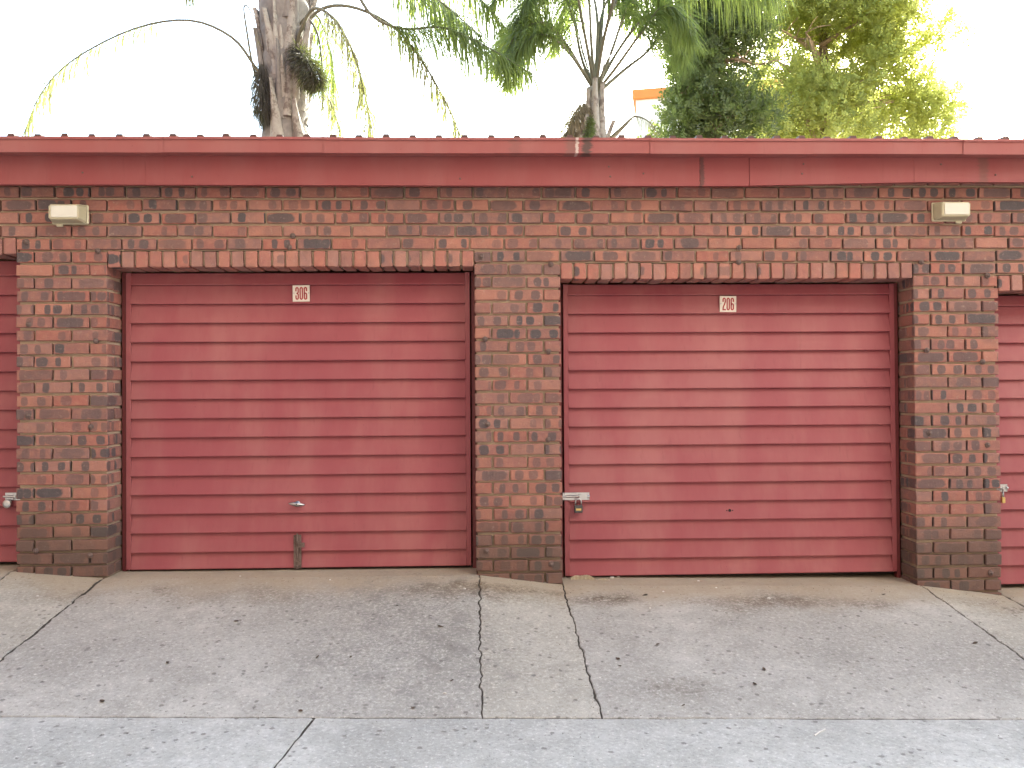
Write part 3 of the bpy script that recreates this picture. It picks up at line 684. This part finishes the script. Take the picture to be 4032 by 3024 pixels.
def leaf(x, y, s):
    m = MB(); n = 7; vs = []; fs = []; cu = rnd.uniform(.2, .6)
    for i in range(n+1):
        t = i/n; wv = s*.36*math.sin(math.pi*t**.8)+.0006; xx = s*(t-.5)*1.6; zz = s*cu*(2*t-1)**2*.5
        vs += [(xx, -wv, zz+wv*.5), (xx, 0, zz), (xx, wv, zz+wv*.4)]
    for i in range(n): fs += [(3*i, 3*i+1, 3*i+4, 3*i+3), (3*i+1, 3*i+2, 3*i+5, 3*i+4)]
    m.add(vs, fs); o = link('dry_leaf', m.mesh('dry_leaf', M['deadleaf']), None, (x, y, gz(x, y)+.003)); o.rotation_euler = (rnd.uniform(-.2, .2), rnd.uniform(-.2, .2), rnd.uniform(0, 6.3))
    tag(o, 'small dark dry leaf scrap lying on the concrete', 'leaf', 'dry leaf scraps on the concrete')
for x, y in [(-1.817, -1.590), (-0.871, -1.671), (-0.181, -1.391), (-0.724, -1.145), (-0.548, -0.495), (-0.352, -1.641), (1.355, -1.395), (1.455, -1.234), (0.939, -1.607), (0.701, -1.115), (1.023, -0.204), (2.600, -0.185), (0.955, -0.933), (-1.658, -1.205), (-0.898, -1.145), (-0.268, -0.785), (-1.455, -0.700), (0.697, -1.198), (2.781, -0.909)]:
    leaf(x, y, rnd.uniform(.014, .026))
for x, y, s in [(1.819, -0.248, 0.012), (1.453, 0.113, 0.010), (1.527, -0.063, 0.007), (1.157, -0.134, 0.008), (1.016, -0.409, 0.007), (-1.640, 0.020, 0.008), (-1.029, -0.075, 0.008), (-0.143, -0.244, 0.010), (-0.209, -1.506, 0.010), (-2.772, -0.348, 0.009), (0.870, 0.203, 0.016), (0.917, 0.220, 0.013)]:
    chip('stone_chip', x, y, s, 'stone', 'small white stone chip lying on the concrete', 'stone', 'white stone chips on the concrete')
gr = MB()
for i in range(900):
    u = rnd.random()
    if u < .35: x, y = rnd.uniform(-3.6, 4.0), -abs(rnd.gauss(0, .10))-.01
    elif u < .55: x, y = rnd.uniform(-3.6, 3.9), JY+rnd.gauss(0, .03)
    elif u < .80: x, y = rnd.choice((-2.53, -.045, .515, 2.945))+rnd.gauss(0, .022), rnd.uniform(-1.7, -.02)
    else: x, y = rnd.uniform(-3, 3.5), rnd.uniform(-2.5, -.05)
    q = rnd.uniform(.0012, .0042); z = gz(x, y)+.0005; a = rnd.uniform(0, 6.3); ca, sa = math.cos(a)*q, math.sin(a)*q
    gr.add([(x+ca, y+sa, z), (x-sa*.9, y+ca, z), (x-ca, y-sa*1.2, z), (x, y, z+q*.9)], [(0, 1, 3), (1, 2, 3), (2, 0, 3)])
gro = gr.build('grit', M['deadleaf']); stuff(gro); gro['label'] = 'dark grit and crumbs gathered along the joints and wall foot'; gro['category'] = 'grit'
(sx0, sy0), = [(1.492, -1.879)]
m = MB(); m.tube([(-.05, 0, 0), (0, .002, .001), (.05, -.001, 0)], .003, 6)
o = link('white_stick', recalc(m.mesh('white_stick', M['stone'])), None, (sx0, sy0, gz(sx0, sy0)+.003)); o.rotation_euler = (0, 0, R(42)); tag(o, 'thin white stick lying on the lane concrete', 'stick')

# ------------------------------------------------------------------ buildings added behind the viewer to shape the light
opp = thing('added_building', 'added unseen dark brick building across the lane, blocking low sky light', 'building', (-9, -8.2, 0))  # added out of view: keeps low front light off doors and eave
m = MB(); m.box(-16, 13.5, -8, 0, -.9, 16.4); m.build('wall', M['blocker_brick'], opp)
m = MB(); m.box(-16, -1.5, .0, 9, -.6, 16.4); m.build('wing', M['blocker_brick'], opp)  # added to shut out light from the left end
m = MB(); m.box(13.5, 32, -2.2, 0, -1.2, 7.6); m.build('low_light_blocker', M['blocker_brick'], opp)  # added to hide the pale building's lower part, so light comes from higher
m = MB(); m.box(-16.3, 13.8, -8.3, .3, 16.403, 16.65); m.build('roof', M['roof'], opp)
for i in range(8):
    for j in range(5):
        m = MB(); m.box(-14+i*3.2, -12.6+i*3.2, -.05, .02, .8+j*2.8, 2.1+j*2.8, .01); link('window', recalc(m.mesh('window', M['window'])), opp)
opr = thing('added_building', 'added unseen tall pale building across the lane, bouncing sunlight onto the garages', 'building', (13, -11, 0))  # added out of view: sunlit face lights the garages from upper right
m = MB(); m.box(-6.5, 9, -8, 0, -.8, 24); m.build('wall', M['white_wall'], opr)
m = MB(); m.box(-6.8, 9.3, -8.3, .3, 24.003, 24.25); m.build('roof', M['roof'], opr)
for i in range(4):
    for j in range(7):
        m = MB(); m.box(-4.6+i*3.6, -3.4+i*3.6, -.05, .02, .8+j*3.1, 2.1+j*3.1, .01); link('window', recalc(m.mesh('window', M['window'])), opr)
# ------------------------------------------------------------------ palms
def strip_leaf(m, base, d, side, ln, wd, droop, seg=4):
    # one leaflet: a narrow blade that bends under its own weight
    p = Vector(base); d = Vector(d).normalized(); vs = []; fs = []; wv = d.cross(Vector(side)).normalized() if abs(d.dot(Vector(side))) < .97 else Vector((1, 0, 0))
    for i in range(seg+1):
        t = i/seg; ww = wd*(1-t)**.7*min(1, .45+2.2*t)
        vs += [p+wv*ww*.5, p-wv*ww*.5] if i < seg else [p]
        d = (d+Vector((0, 0, -droop/seg))).normalized(); p = p+d*ln/seg
    for i in range(seg-1): fs.append((2*i, 2*i+1, 2*i+3, 2*i+2))
    fs.append((2*seg-2, 2*seg-1, 2*seg)); m.add(vs, fs)
def frond(parent, pts, r0, ln, start=.3, n=60, droop=1.6, leafmat='palmleaf', wd=.026, ragged=.25, petmat='petiole', spread=.8):
    c = spline(pts, 28); N_ = len(c)
    m = MB(); m.tube(c, [lerp(r0, r0*.18, i/(N_-1)) for i in range(N_)], 6); f = m.build('frond', M[petmat], parent, smooth=True)
    m = MB()
    for i in range(int(n*1.6)):
        t = start+(1-start)*(i+rnd.random()*.9)/(n*1.6); k = min(int(t*(N_-1)), N_-2); p = c[k].lerp(c[k+1], t*(N_-1)-k); tan = (c[k+1]-c[k]).normalized()
        sd_ = tan.cross(Vector((0, 0, 1))); sd_ = sd_.normalized() if sd_.length > .05 else Vector((1, 0, 0))
        up = sd_.cross(tan)
        taper = .45+.55*math.sin(math.pi*min(1, (t-start)/(1-start)*.85+.12))
        for s_ in (-1, 1):
            if rnd.random() < ragged*.5: continue
            d = tan*rnd.uniform(.35, .75)+sd_*s_*spread*rnd.uniform(.6, 1.1)+up*rnd.uniform(-.95, .9)
            strip_leaf(m, p, d, (rnd.uniform(-.6, .6), rnd.uniform(-.6, .6), 1), ln*taper*rnd.uniform(.7, 1.15), 1.1*wd*rnd.uniform(.6, 1.2), droop*rnd.uniform(.7, 1.5))
    m.build('leaflets', M[leafmat], f)
    return f
def blade_plate(parent, base, top, w0, w1, bulge, mat='sheath', name='leaf_base'):
    # an old leaf base clasping the trunk: broad curved plate that tapers upward
    b = Vector(base); tp = Vector(top); ax = tp-b; out = Vector(bulge); side = ax.cross(out).normalized(); m = MB(); n = 9; k = 5; vs = []; fs = []
    for i in range(n+1):
        t = i/n; wv = lerp(w0, w1, t**.8)*(1-.25*math.sin(t*9)*.2)
        for j in range(k):
            u = -1+2*j/(k-1); vs.append(b+ax*t+side*u*wv*.5+out*((1-u*u)*.6+.55*t*t-.1*abs(u)))
    for i in range(n):
        for j in range(k-1): fs.append((i*k+j, i*k+j+1, (i+1)*k+j+1, (i+1)*k+j))
    N_ = len(vs); vs += [v-out*.22 for v in vs]; fs += [tuple(q+N_ for q in reversed(f)) for f in fs]
    for i in range(n): fs += [(i*k, (i+1)*k, N_+(i+1)*k, N_+i*k), (i*k+k-1, N_+i*k+k-1, N_+(i+1)*k+k-1, (i+1)*k+k-1)]
    m.add(vs, fs); o = link(name, recalc(m.mesh(name, M[mat], True)), parent); return o
def stalk_mass(parent, pts, rads, n, ln, mat, name='fruit_cluster', wd=.010, droop=.5, down=.3):
    c = spline(pts, 20); m = MB()
    m.tube(c, [lerp(rads[0], rads[-1], i/20)*.30 for i in range(21)], 7)
    for _ in range(n):
        t = rnd.random(); k = min(int(t*20), 19); p = c[k].lerp(c[k+1], t*20-k); r = piece([(i/(len(rads)-1), v) for i, v in enumerate(rads)], t)
        d = Vector((rnd.gauss(0, 1), rnd.gauss(0, 1), rnd.gauss(0, .6))).normalized(); q = p+d*r*rnd.uniform(.3, .9)
        strip_leaf(m, q, d*.6+Vector((0, 0, -down)), (rnd.gauss(0, 1), rnd.gauss(0, 1), rnd.gauss(0, 1)), ln*rnd.uniform(.5, 1.2), wd*rnd.uniform(.6, 1.6), droop, 2)
    return m.build(name, M[mat], parent)

PALM1 = Vector((-2.883, 6.600, 4.989)); PALM1.z = 0
p1 = thing('palm_tree', 'tall grey palm trunk wrapped in old leaf bases with drooping dry fronds', 'palm tree', PALM1)
p1.location = (0, 0, 0)
tr = spline([(PALM1.x, PALM1.y, -.1), (PALM1.x, PALM1.y, 2.5), (-2.883, 6.600, 4.989), (-2.873, 6.600, 6.002), (-2.896, 6.600, 7.016), (-2.919, 6.600, 8.101)], 40)
m = MB(); m.tube(tr, [.325+.02*math.sin(i*2.1)+.10*max(0, i/40-.55) for i in range(41)], 18); m.build('trunk', M['palmbark'], p1, smooth=True)
for i in range(70):     # ragged leaf bases all round
    a = rnd.uniform(0, 2*math.pi); t = rnd.uniform(.44, .99); k = int(t*39); c = tr[k]; o_ = Vector((math.cos(a), math.sin(a), 0)); r = .31+.09*max(0, t-.5)
    h = rnd.uniform(.45, 1.1); b = c+o_*r*.95
    blade_plate(p1, b, b+Vector((0, 0, h))+o_*rnd.uniform(-.01, .10), rnd.uniform(.13, .26), rnd.uniform(.02, .07), o_*rnd.uniform(.04, .075), 'sheath' if i % 3 else 'palmbark')
for b, tp, w0, w1, bu in (((-2.931, 6.280, 4.871), (-2.985, 6.250, 5.734), .26, .03, (-.02, -.08, 0)), ((-2.597, 6.300, 4.878), (-2.708, 6.280, 5.450), .22, .04, (.05, -.07, 0)), ((-2.778, 6.300, 5.227), (-2.735, 6.300, 6.480), .17, .08, (.02, -.06, 0)), ((-2.920, 6.300, 5.753), (-3.079, 6.300, 6.741), .20, .06, (-.04, -.06, 0)), ((-2.608, 6.300, 5.623), (-2.473, 6.300, 6.680), .20, .06, (.05, -.05, 0)), ((-2.788, 6.300, 6.083), (-2.654, 6.300, 7.141), .22, .08, (0, -.07, 0))):
    blade_plate(p1, b, tp, w0, w1, bu)
frond(p1, [(-3.101, 6.500, 5.694), (-3.230, 6.200, 5.910), (-3.478, 6.000, 6.214), (-4.011, 5.900, 6.397), (-4.719, 5.800, 6.234), (-5.519, 5.800, 5.814), (-5.975, 5.850, 5.379), (-6.248, 5.900, 4.816)], .024, .62, .50, 60, 2.4, 'deadfrond', .018, .3)
frond(p1, [(-3.109, 6.400, 5.524), (-3.257, 6.300, 5.883), (-3.345, 6.250, 6.453), (-3.363, 6.200, 6.719), (-3.292, 6.200, 6.706), (-3.230, 6.300, 6.410), (-3.179, 6.350, 6.234)], .020, .1, .9, 2, 1, 'deadfrond', .01, .9)
frond(p1, [(-2.680, 6.400, 6.191), (-2.557, 6.200, 6.437), (-2.334, 6.000, 6.621), (-2.031, 5.900, 6.405), (-1.772, 5.850, 5.907), (-1.617, 5.850, 5.304), (-1.545, 5.900, 4.715)], .030, .75, .40, 75, 2.6, 'deadfrond', .018, .15)
frond(p1, [(-2.646, 6.400, 6.391), (-2.310, 6.200, 6.688), (-1.840, 6.100, 6.691), (-1.250, 6.000, 6.371), (-0.868, 6.000, 5.909), (-0.550, 6.000, 5.361), (-0.279, 6.050, 4.751)], .030, .70, .42, 70, 2.4, 'deadfrond', .018, .2)
frond(p1, [(-2.701, 6.500, 6.501), (-2.513, 6.300, 6.613), (-2.324, 6.200, 6.308), (-2.268, 6.200, 5.719), (-2.275, 6.250, 4.851)], .026, .22, .7, 14, 1.5, 'deadfrond', .012, .5)
frond(p1, [(-2.790, 6.900, 6.881), (-2.576, 7.200, 7.089), (-2.458, 7.500, 6.863), (-2.399, 7.600, 6.393), (-2.358, 7.600, 5.808)], .022, .85, .25, 55, 1.9, 'palmleaf', .022, .1)
frond(p1, [(-2.724, 6.900, 6.119), (-2.470, 7.000, 5.950), (-2.269, 7.100, 5.566), (-2.145, 7.100, 5.073)], .016, .60, .15, 40, 2.0, 'deadfrond', .018, .1)
frond(p1, [(-2.853, 6.600, 7.830), (-2.259, 6.300, 7.873), (-1.565, 6.000, 7.455), (-1.045, 5.900, 6.957), (-0.538, 5.900, 6.641), (-0.030, 5.900, 6.195)], .035, 1.00, .30, 80, 2.3, 'palmleaf', .022, .1)
frond(p1, [(-2.853, 6.600, 7.830), (-2.509, 6.900, 8.483), (-1.739, 7.300, 8.435), (-1.037, 7.400, 7.845), (-0.429, 7.400, 7.088)], .035, 1.05, .30, 70, 2.2, 'palmleaf', .022, .15)
frond(p1, [(-2.886, 6.600, 7.897), (-3.220, 6.000, 7.825), (-3.477, 5.600, 7.284), (-3.716, 5.400, 6.808), (-3.861, 5.300, 6.467)], .03, .5, .5, 26, 2.0, 'deadfrond', .018, .4)
frond(p1, [(-2.797, 6.500, 7.709), (-1.983, 6.200, 7.229), (-1.569, 6.000, 6.550), (-1.112, 5.900, 6.303), (-0.540, 5.900, 6.320), (0.033, 5.800, 6.025), (0.665, 5.800, 5.646)], .03, .85, .45, 100, 2.0, 'palmleaf', .022, .1)
frond(p1, [(-2.886, 6.800, 8.006), (-2.253, 7.000, 8.473), (-1.514, 7.200, 8.239), (-0.814, 7.300, 7.868), (-0.101, 7.300, 7.442), (0.326, 7.300, 6.940)], .03, .95, .3, 100, 2.0, 'palmleaf', .022, .1)
frond(p1, [(-2.930, 6.700, 7.952), (-2.966, 7.400, 9.056), (-2.769, 8.200, 9.462), (-2.539, 8.600, 9.070), (-2.388, 8.700, 8.251)], .032, 1.0, .3, 60, 2.0, 'palmleaf', .022, .1)
stalk_mass(p1, [(-2.658, 6.300, 6.163), (-2.528, 6.150, 5.959), (-2.409, 6.100, 5.777), (-2.333, 6.100, 5.577)], [.09, .20, .23, .12], 2600, .15, 'fibre', 'fruit_cluster', .014)
stalk_mass(p1, [(-3.153, 6.350, 5.969), (-3.161, 6.300, 5.620), (-3.142, 6.300, 5.357), (-3.091, 6.350, 5.163)], [.08, .15, .14, .05], 1800, .20, 'fibre', 'fruit_cluster', .008, .8, .9)

PALM2 = Vector((1.703, 7.200, 5.185)); PALM2.z = 0
p2 = thing('palm_tree', 'young green palm with fanned petioles and fruit cluster rising behind the gutter', 'palm tree')
tr2 = spline([(PALM2.x, PALM2.y, -.1), (PALM2.x, PALM2.y, 2.5), (1.739, 7.200, 5.185), (1.713, 7.200, 5.543), (1.695, 7.200, 5.973)], 24)
m = MB(); m.tube(tr2, [lerp(.17, .125, i/24)+.006*math.sin(i*2.3) for i in range(25)], 14); m.build('trunk', M['sheath'], p2, smooth=True)
for b, tp, w0, w1, bu in (((1.551, 6.950, 5.095), (1.591, 7.000, 5.857), .16, .06, (-.03, -.05, 0)), ((1.801, 6.980, 5.104), (1.782, 7.050, 5.990), .16, .06, (.04, -.05, 0)), ((1.670, 6.900, 5.080), (1.677, 6.950, 6.022), .18, .07, (0, -.06, 0)), ((1.867, 7.000, 5.104), (1.940, 7.000, 5.393), .10, .07, (.05, -.03, 0)), ((1.909, 7.000, 5.104), (2.247, 6.900, 5.432), .10, .03, (.03, -.05, 0))):
    blade_plate(p2, b, tp, w0, w1, bu)
blade_plate(p2, (1.387, 6.800, 5.042), (1.570, 6.800, 5.424), .20, .02, (-.05, -.05, 0), 'sheath', 'spathe')
stalk_mass(p2, [(1.519, 7.000, 5.652), (1.436, 6.900, 5.442), (1.345, 6.850, 5.251), (1.239, 6.850, 5.042)], [.08, .17, .16, .10], 1500, .20, 'drystalk', 'fruit_cluster', .012, .9, .6)
stalk_mass(p2, [(1.583, 6.800, 5.375), (1.559, 6.780, 5.195), (1.543, 6.780, 5.022)], [.05, .11, .09], 700, .05, 'greenfruit', 'fruit_cluster', .022, .3, .2)
F2 = [([(1.695, 7.200, 5.938), (1.522, 7.000, 6.111), (1.269, 6.700, 6.373), (0.913, 6.500, 6.661), (0.499, 6.300, 6.436), (0.196, 6.200, 5.863)], .70, 130, 1.0),
      ([(1.674, 7.200, 5.973), (1.510, 7.300, 6.515), (1.403, 7.400, 7.138), (1.131, 7.400, 7.791), (0.619, 7.300, 7.881), (0.112, 7.200, 7.253)], .75, 130, 1.1),
      ([(1.703, 7.200, 6.009), (1.645, 7.100, 6.648), (1.614, 7.100, 7.289), (1.487, 7.000, 8.019), (0.931, 6.600, 8.143), (0.373, 6.300, 7.501)], .75, 120, 1.1),
      ([(1.738, 7.250, 5.992), (1.965, 7.300, 6.518), (2.182, 7.400, 7.143), (2.407, 7.400, 7.803), (2.789, 7.300, 7.902), (3.124, 7.200, 7.349)], .70, 130, 1.0),
      ([(1.759, 7.200, 5.938), (2.039, 7.000, 6.255), (2.378, 6.900, 6.709), (2.676, 6.800, 7.051), (2.931, 6.700, 6.903), (3.109, 6.600, 6.412)], .68, 130, 1.1),
      ([(1.766, 7.250, 5.920), (2.212, 7.400, 6.341), (2.599, 7.500, 6.676), (2.861, 7.500, 7.046), (3.081, 7.500, 6.974), (3.188, 7.500, 6.532)], .58, 100, 1.0),
      ([(1.730, 7.300, 6.046), (1.910, 7.800, 7.171), (2.051, 8.200, 8.278), (2.275, 8.600, 9.041), (2.500, 9.000, 8.933), (2.610, 9.200, 8.123)], .75, 120, 1.0),
      ([(1.687, 7.300, 6.010), (1.545, 7.900, 7.061), (1.402, 8.300, 8.010), (1.157, 8.600, 8.472), (0.849, 8.800, 8.247), (0.607, 8.900, 7.401)], .75, 120, 1.1),
      ([(1.711, 7.100, 5.972), (1.807, 6.600, 6.643), (2.052, 6.000, 7.360), (2.528, 5.500, 7.291), (3.129, 5.200, 6.831), (3.790, 5.000, 6.435)], .95, 130, 2.6)]
F2 += [([(1.688, 7.200, 5.959), (1.416, 6.800, 6.173), (1.071, 6.400, 6.349), (0.758, 6.200, 6.361), (0.489, 6.100, 6.087), (0.323, 6.100, 5.662)], .72, 150, 1.2),
       ([(1.694, 7.300, 6.010), (1.398, 7.600, 6.636), (1.085, 7.800, 7.165), (0.718, 7.900, 7.358), (0.378, 7.900, 7.129), (0.112, 7.900, 6.599)], .72, 150, 1.2),
       ([(1.702, 7.200, 5.988), (1.515, 6.900, 6.703), (1.345, 6.700, 7.305), (1.020, 6.500, 7.408), (0.708, 6.400, 7.086), (0.467, 6.300, 6.569)], .75, 150, 1.1),
       ([(1.745, 7.200, 5.974), (2.137, 7.600, 6.714), (2.588, 7.800, 7.326), (2.988, 7.900, 7.450), (3.213, 7.900, 7.148), (3.323, 7.900, 6.693)], .72, 150, 1.2),
       ([(1.724, 7.200, 6.002), (1.926, 7.400, 6.995), (2.257, 7.600, 7.753), (2.649, 7.700, 7.880), (2.945, 7.700, 7.509), (3.105, 7.700, 6.986)], .75, 150, 1.1),
       ([(1.730, 7.300, 6.039), (1.836, 7.800, 7.321), (1.728, 8.100, 8.070), (1.530, 8.400, 8.138), (1.340, 8.500, 7.711), (1.178, 8.500, 7.078)], .70, 140, 1.1),
       ([(1.730, 7.300, 6.039), (1.910, 7.900, 7.366), (2.204, 8.200, 7.969), (2.510, 8.400, 7.911), (2.722, 8.500, 7.484)], .70, 140, 1.1)]
for pts, ln, n, dr in F2: frond(p2, pts, .030, ln, .38, int(n*1.15), dr, 'palmleaf', .021, .08)
frond(p2, [(1.731, 7.100, 5.830), (1.797, 7.000, 6.112), (1.834, 7.000, 6.324), (1.871, 7.000, 6.501)], .022, .1, .9, 2, 1, 'deadfrond', .01, .9)
frond(p2, [(1.894, 6.900, 5.094), (2.103, 6.800, 5.287), (2.257, 6.800, 5.398), (2.432, 6.700, 5.297), (2.603, 6.700, 5.091)], .022, .3, .5, 10, 1.4, 'deadfrond', .012, .3)

# ------------------------------------------------------------------ scale-leaved trees
def conifer(parent, base, top, limbs, clumps, mat, leaf=.055, per=130, seed=1):
    rr = random.Random(seed)
    m = MB(); c = spline([base, Vector(base).lerp(Vector(top), .45)+Vector((.12, .05, 0)), top], 20); m.tube(c, [lerp(.20, .05, i/20) for i in range(21)], 10); m.build('trunk', M['bark'], parent, smooth=True)
    tips = []
    for (a, b) in limbs:
        a, b = Vector(a), Vector(b); mid = a.lerp(b, .5)+Vector((rr.uniform(-.1, .1), rr.uniform(-.1, .1), rr.uniform(.02, .2)))
        q = spline([a, mid, b], 10); m = MB(); m.tube(q, [lerp(.055, .012, i/10) for i in range(11)], 6)
        for s_ in range(7):
            p = q[rr.randrange(3, 11)]; e = p+Vector((rr.gauss(0, .28), rr.gauss(0, .28), rr.gauss(.05, .22))); m.tube([p, p.lerp(e, .5)+Vector((0, 0, .04)), e], [.014, .010, .004], 5); tips.append(e)
        m.build('limb', M['twig'], parent, smooth=True)
    m = MB()
    for (cx, cy, cz, r) in clumps:
        C_ = Vector((cx, cy, cz))
        for s_ in range(max(5, int(per*r*r*1.6))):
            # a spray: little fan of overlapping leaf blades on one shoot
            d = Vector((rr.gauss(0, 1), rr.gauss(0, 1), rr.gauss(.15, .8))).normalized(); p = C_+d*r*rr.random()**.45
            ax = (d*.9+Vector((rr.gauss(0, .35), rr.gauss(0, .35), .45+rr.gauss(0, .3)))).normalized(); sd_ = ax.orthogonal(); sd_.rotate(Matrix.Rotation(rr.uniform(0, 6.28), 3, ax)); sd_.normalize()
            L_ = leaf*rr.uniform(1.6, 3.2); k = rr.randrange(5, 8)
            for j in range(k):
                t = (j+.5)/k; s2 = 1 if j % 2 else -1; q = p+ax*L_*t; dd = (ax*.75+sd_*s2*(.9-.4*t)+Vector((rr.gauss(0, .15),)*3)).normalized(); ln = leaf*rr.uniform(.7, 1.25)*(1.1-.4*t); wv = dd.cross(ax.cross(sd_)).normalized()*leaf*.26
                m.add([q, q+dd*ln*.55+wv, q+dd*ln, q+dd*ln*.55-wv], [(0, 1, 2, 3)])
    m.build('crown', M[mat], parent)
def cloud(spots, n, rlo, rhi, depth, seed):
    rr = random.Random(seed); out = []
    tot = sum(s[3]*s[4] for s in spots)
    for (x, y, z, rx, rz) in spots:
        for _ in range(max(1, round(n*rx*rz/tot))):
            a = rr.uniform(0, 6.28); q = rr.random()**.5; out.append((x+rx*q*math.cos(a), y+rr.uniform(-depth, depth), z+rz*q*math.sin(a), rr.uniform(rlo, rhi)))
    return out
def S(p, rx, rz): return (*p, rx, rz)
ta = thing('cypress_tree', 'dense dark green tree in shade beside the sunlit one', 'tree')
conifer(ta, (*(4.034, 9.000, 5.742)[:2], -.1), (3.984, 9.000, 9.194), [((4.037, 9.000, 6.152), (3.394, 8.700, 6.451)), ((4.043, 9.000, 6.726), (4.481, 8.800, 7.141)), ((4.006, 9.000, 7.219), (3.428, 8.800, 7.621)), ((4.011, 9.000, 7.713), (4.603, 8.900, 8.082)), ((4.034, 9.000, 5.824), (4.521, 8.700, 6.134)), ((4.004, 9.000, 6.973), (4.739, 8.600, 6.901))],
    cloud([S((3.995, 9.000, 6.053),.62,.62), S((3.837, 9.000, 6.725),.45,.42), S((4.206, 9.000, 6.522),.42,.4), S((4.052, 9.000, 7.713),.75,.5), S((3.679, 9.000, 7.423),.45,.5), S((4.325, 9.100, 7.303),.5,.4), S((4.663, 9.100, 7.844),.5,.5), S((3.964, 9.000, 7.055),.45,.35), S((3.894, 9.000, 8.452),.75,.6), S((4.394, 9.000, 8.869),.6,.5), S((3.347, 8.800, 5.800),.34,.34), S((4.500, 8.900, 5.957),.5,.45), S((3.684, 8.900, 6.239),.4,.4), S((3.660, 9.100, 7.258),.25,.4)], 230, .18, .36, .75, 3), 'conifer_shaded', .078, 330, 5)
tb = thing('cypress_tree', 'broad sunlit yellow green tree with bare inner branches showing', 'tree')
conifer(tb, (*(6.453, 10.500, 6.207)[:2], -.1), (6.637, 10.500, 10.396), [((6.454, 10.500, 6.297), (5.381, 10.000, 7.369)), ((6.509, 10.500, 7.115), (5.175, 9.900, 7.679)), ((6.504, 10.500, 6.661), (7.244, 10.000, 7.203)), ((6.563, 10.500, 7.843), (5.567, 10.000, 8.163)), ((6.565, 10.500, 8.025), (7.393, 10.100, 8.397)), ((6.501, 10.500, 6.388), (6.967, 9.800, 6.429)), ((6.453, 10.500, 6.207), (5.656, 9.800, 6.772)), ((6.559, 10.500, 7.479), (6.020, 9.800, 7.991)), ((6.502, 10.500, 6.479), (7.774, 10.000, 6.764)), ((6.569, 10.500, 8.389), (5.930, 10.000, 8.959)), ((6.460, 10.500, 6.842), (5.699, 9.900, 7.332)), ((6.617, 10.500, 8.572), (7.628, 10.200, 8.982))],
    cloud([S((5.835, 10.300, 6.457),.55,.5), S((6.787, 10.400, 7.080),.75,.55), S((7.802, 10.600, 7.616),.62,.95), S((8.019, 10.500, 6.667),.75,.5), S((7.122, 10.500, 8.575),.95,.65), S((8.144, 10.700, 8.858),.5,.7), S((5.894, 10.400, 8.612),.75,.6), S((5.482, 10.300, 7.217),.30,.4), S((6.296, 10.100, 6.350),.5,.35), S((6.254, 10.200, 7.095),.3,.3), S((5.282, 10.000, 6.270),.35,.3), S((8.718, 10.600, 6.657),.40,.60), S((8.590, 10.600, 7.620),.30,.6), S((6.591, 10.800, 7.965),.5,.6), S((7.055, 10.200, 6.295),.6,.3), S((7.455, 10.600, 9.633),.9,.6)], 330, .18, .36, .95, 9), 'conifer', .088, 330, 11)

# ------------------------------------------------------------------ house behind the trees
hx0 = (4.576, 20.000, 10.535)[0]; zt = (4.577, 20.000, 10.636)[2]; zb = (4.574, 20.000, 10.334)[2]
house = thing('house', 'pale house with orange flat roof edge seen behind the trees', 'house', (hx0, 20, 0)); house.rotation_euler = (0, 0, R(-13))
m = MB(); m.box(.10, 7.1, .12, 7, -.1, zb); m.build('wall', M['white_wall'], house)
m = MB(); m.box(0, 7.2, 0, 7.4, zb+.003, zt, .02); link('roof', recalc(m.mesh('roof', M['orange'])), house)
for wx in (1.4, 3.4):
    m = MB(); m.box(wx, wx+1.2, .09, .16, 1.0, 2.2, .01); link('window', recalc(m.mesh('window', M['window'])), house)
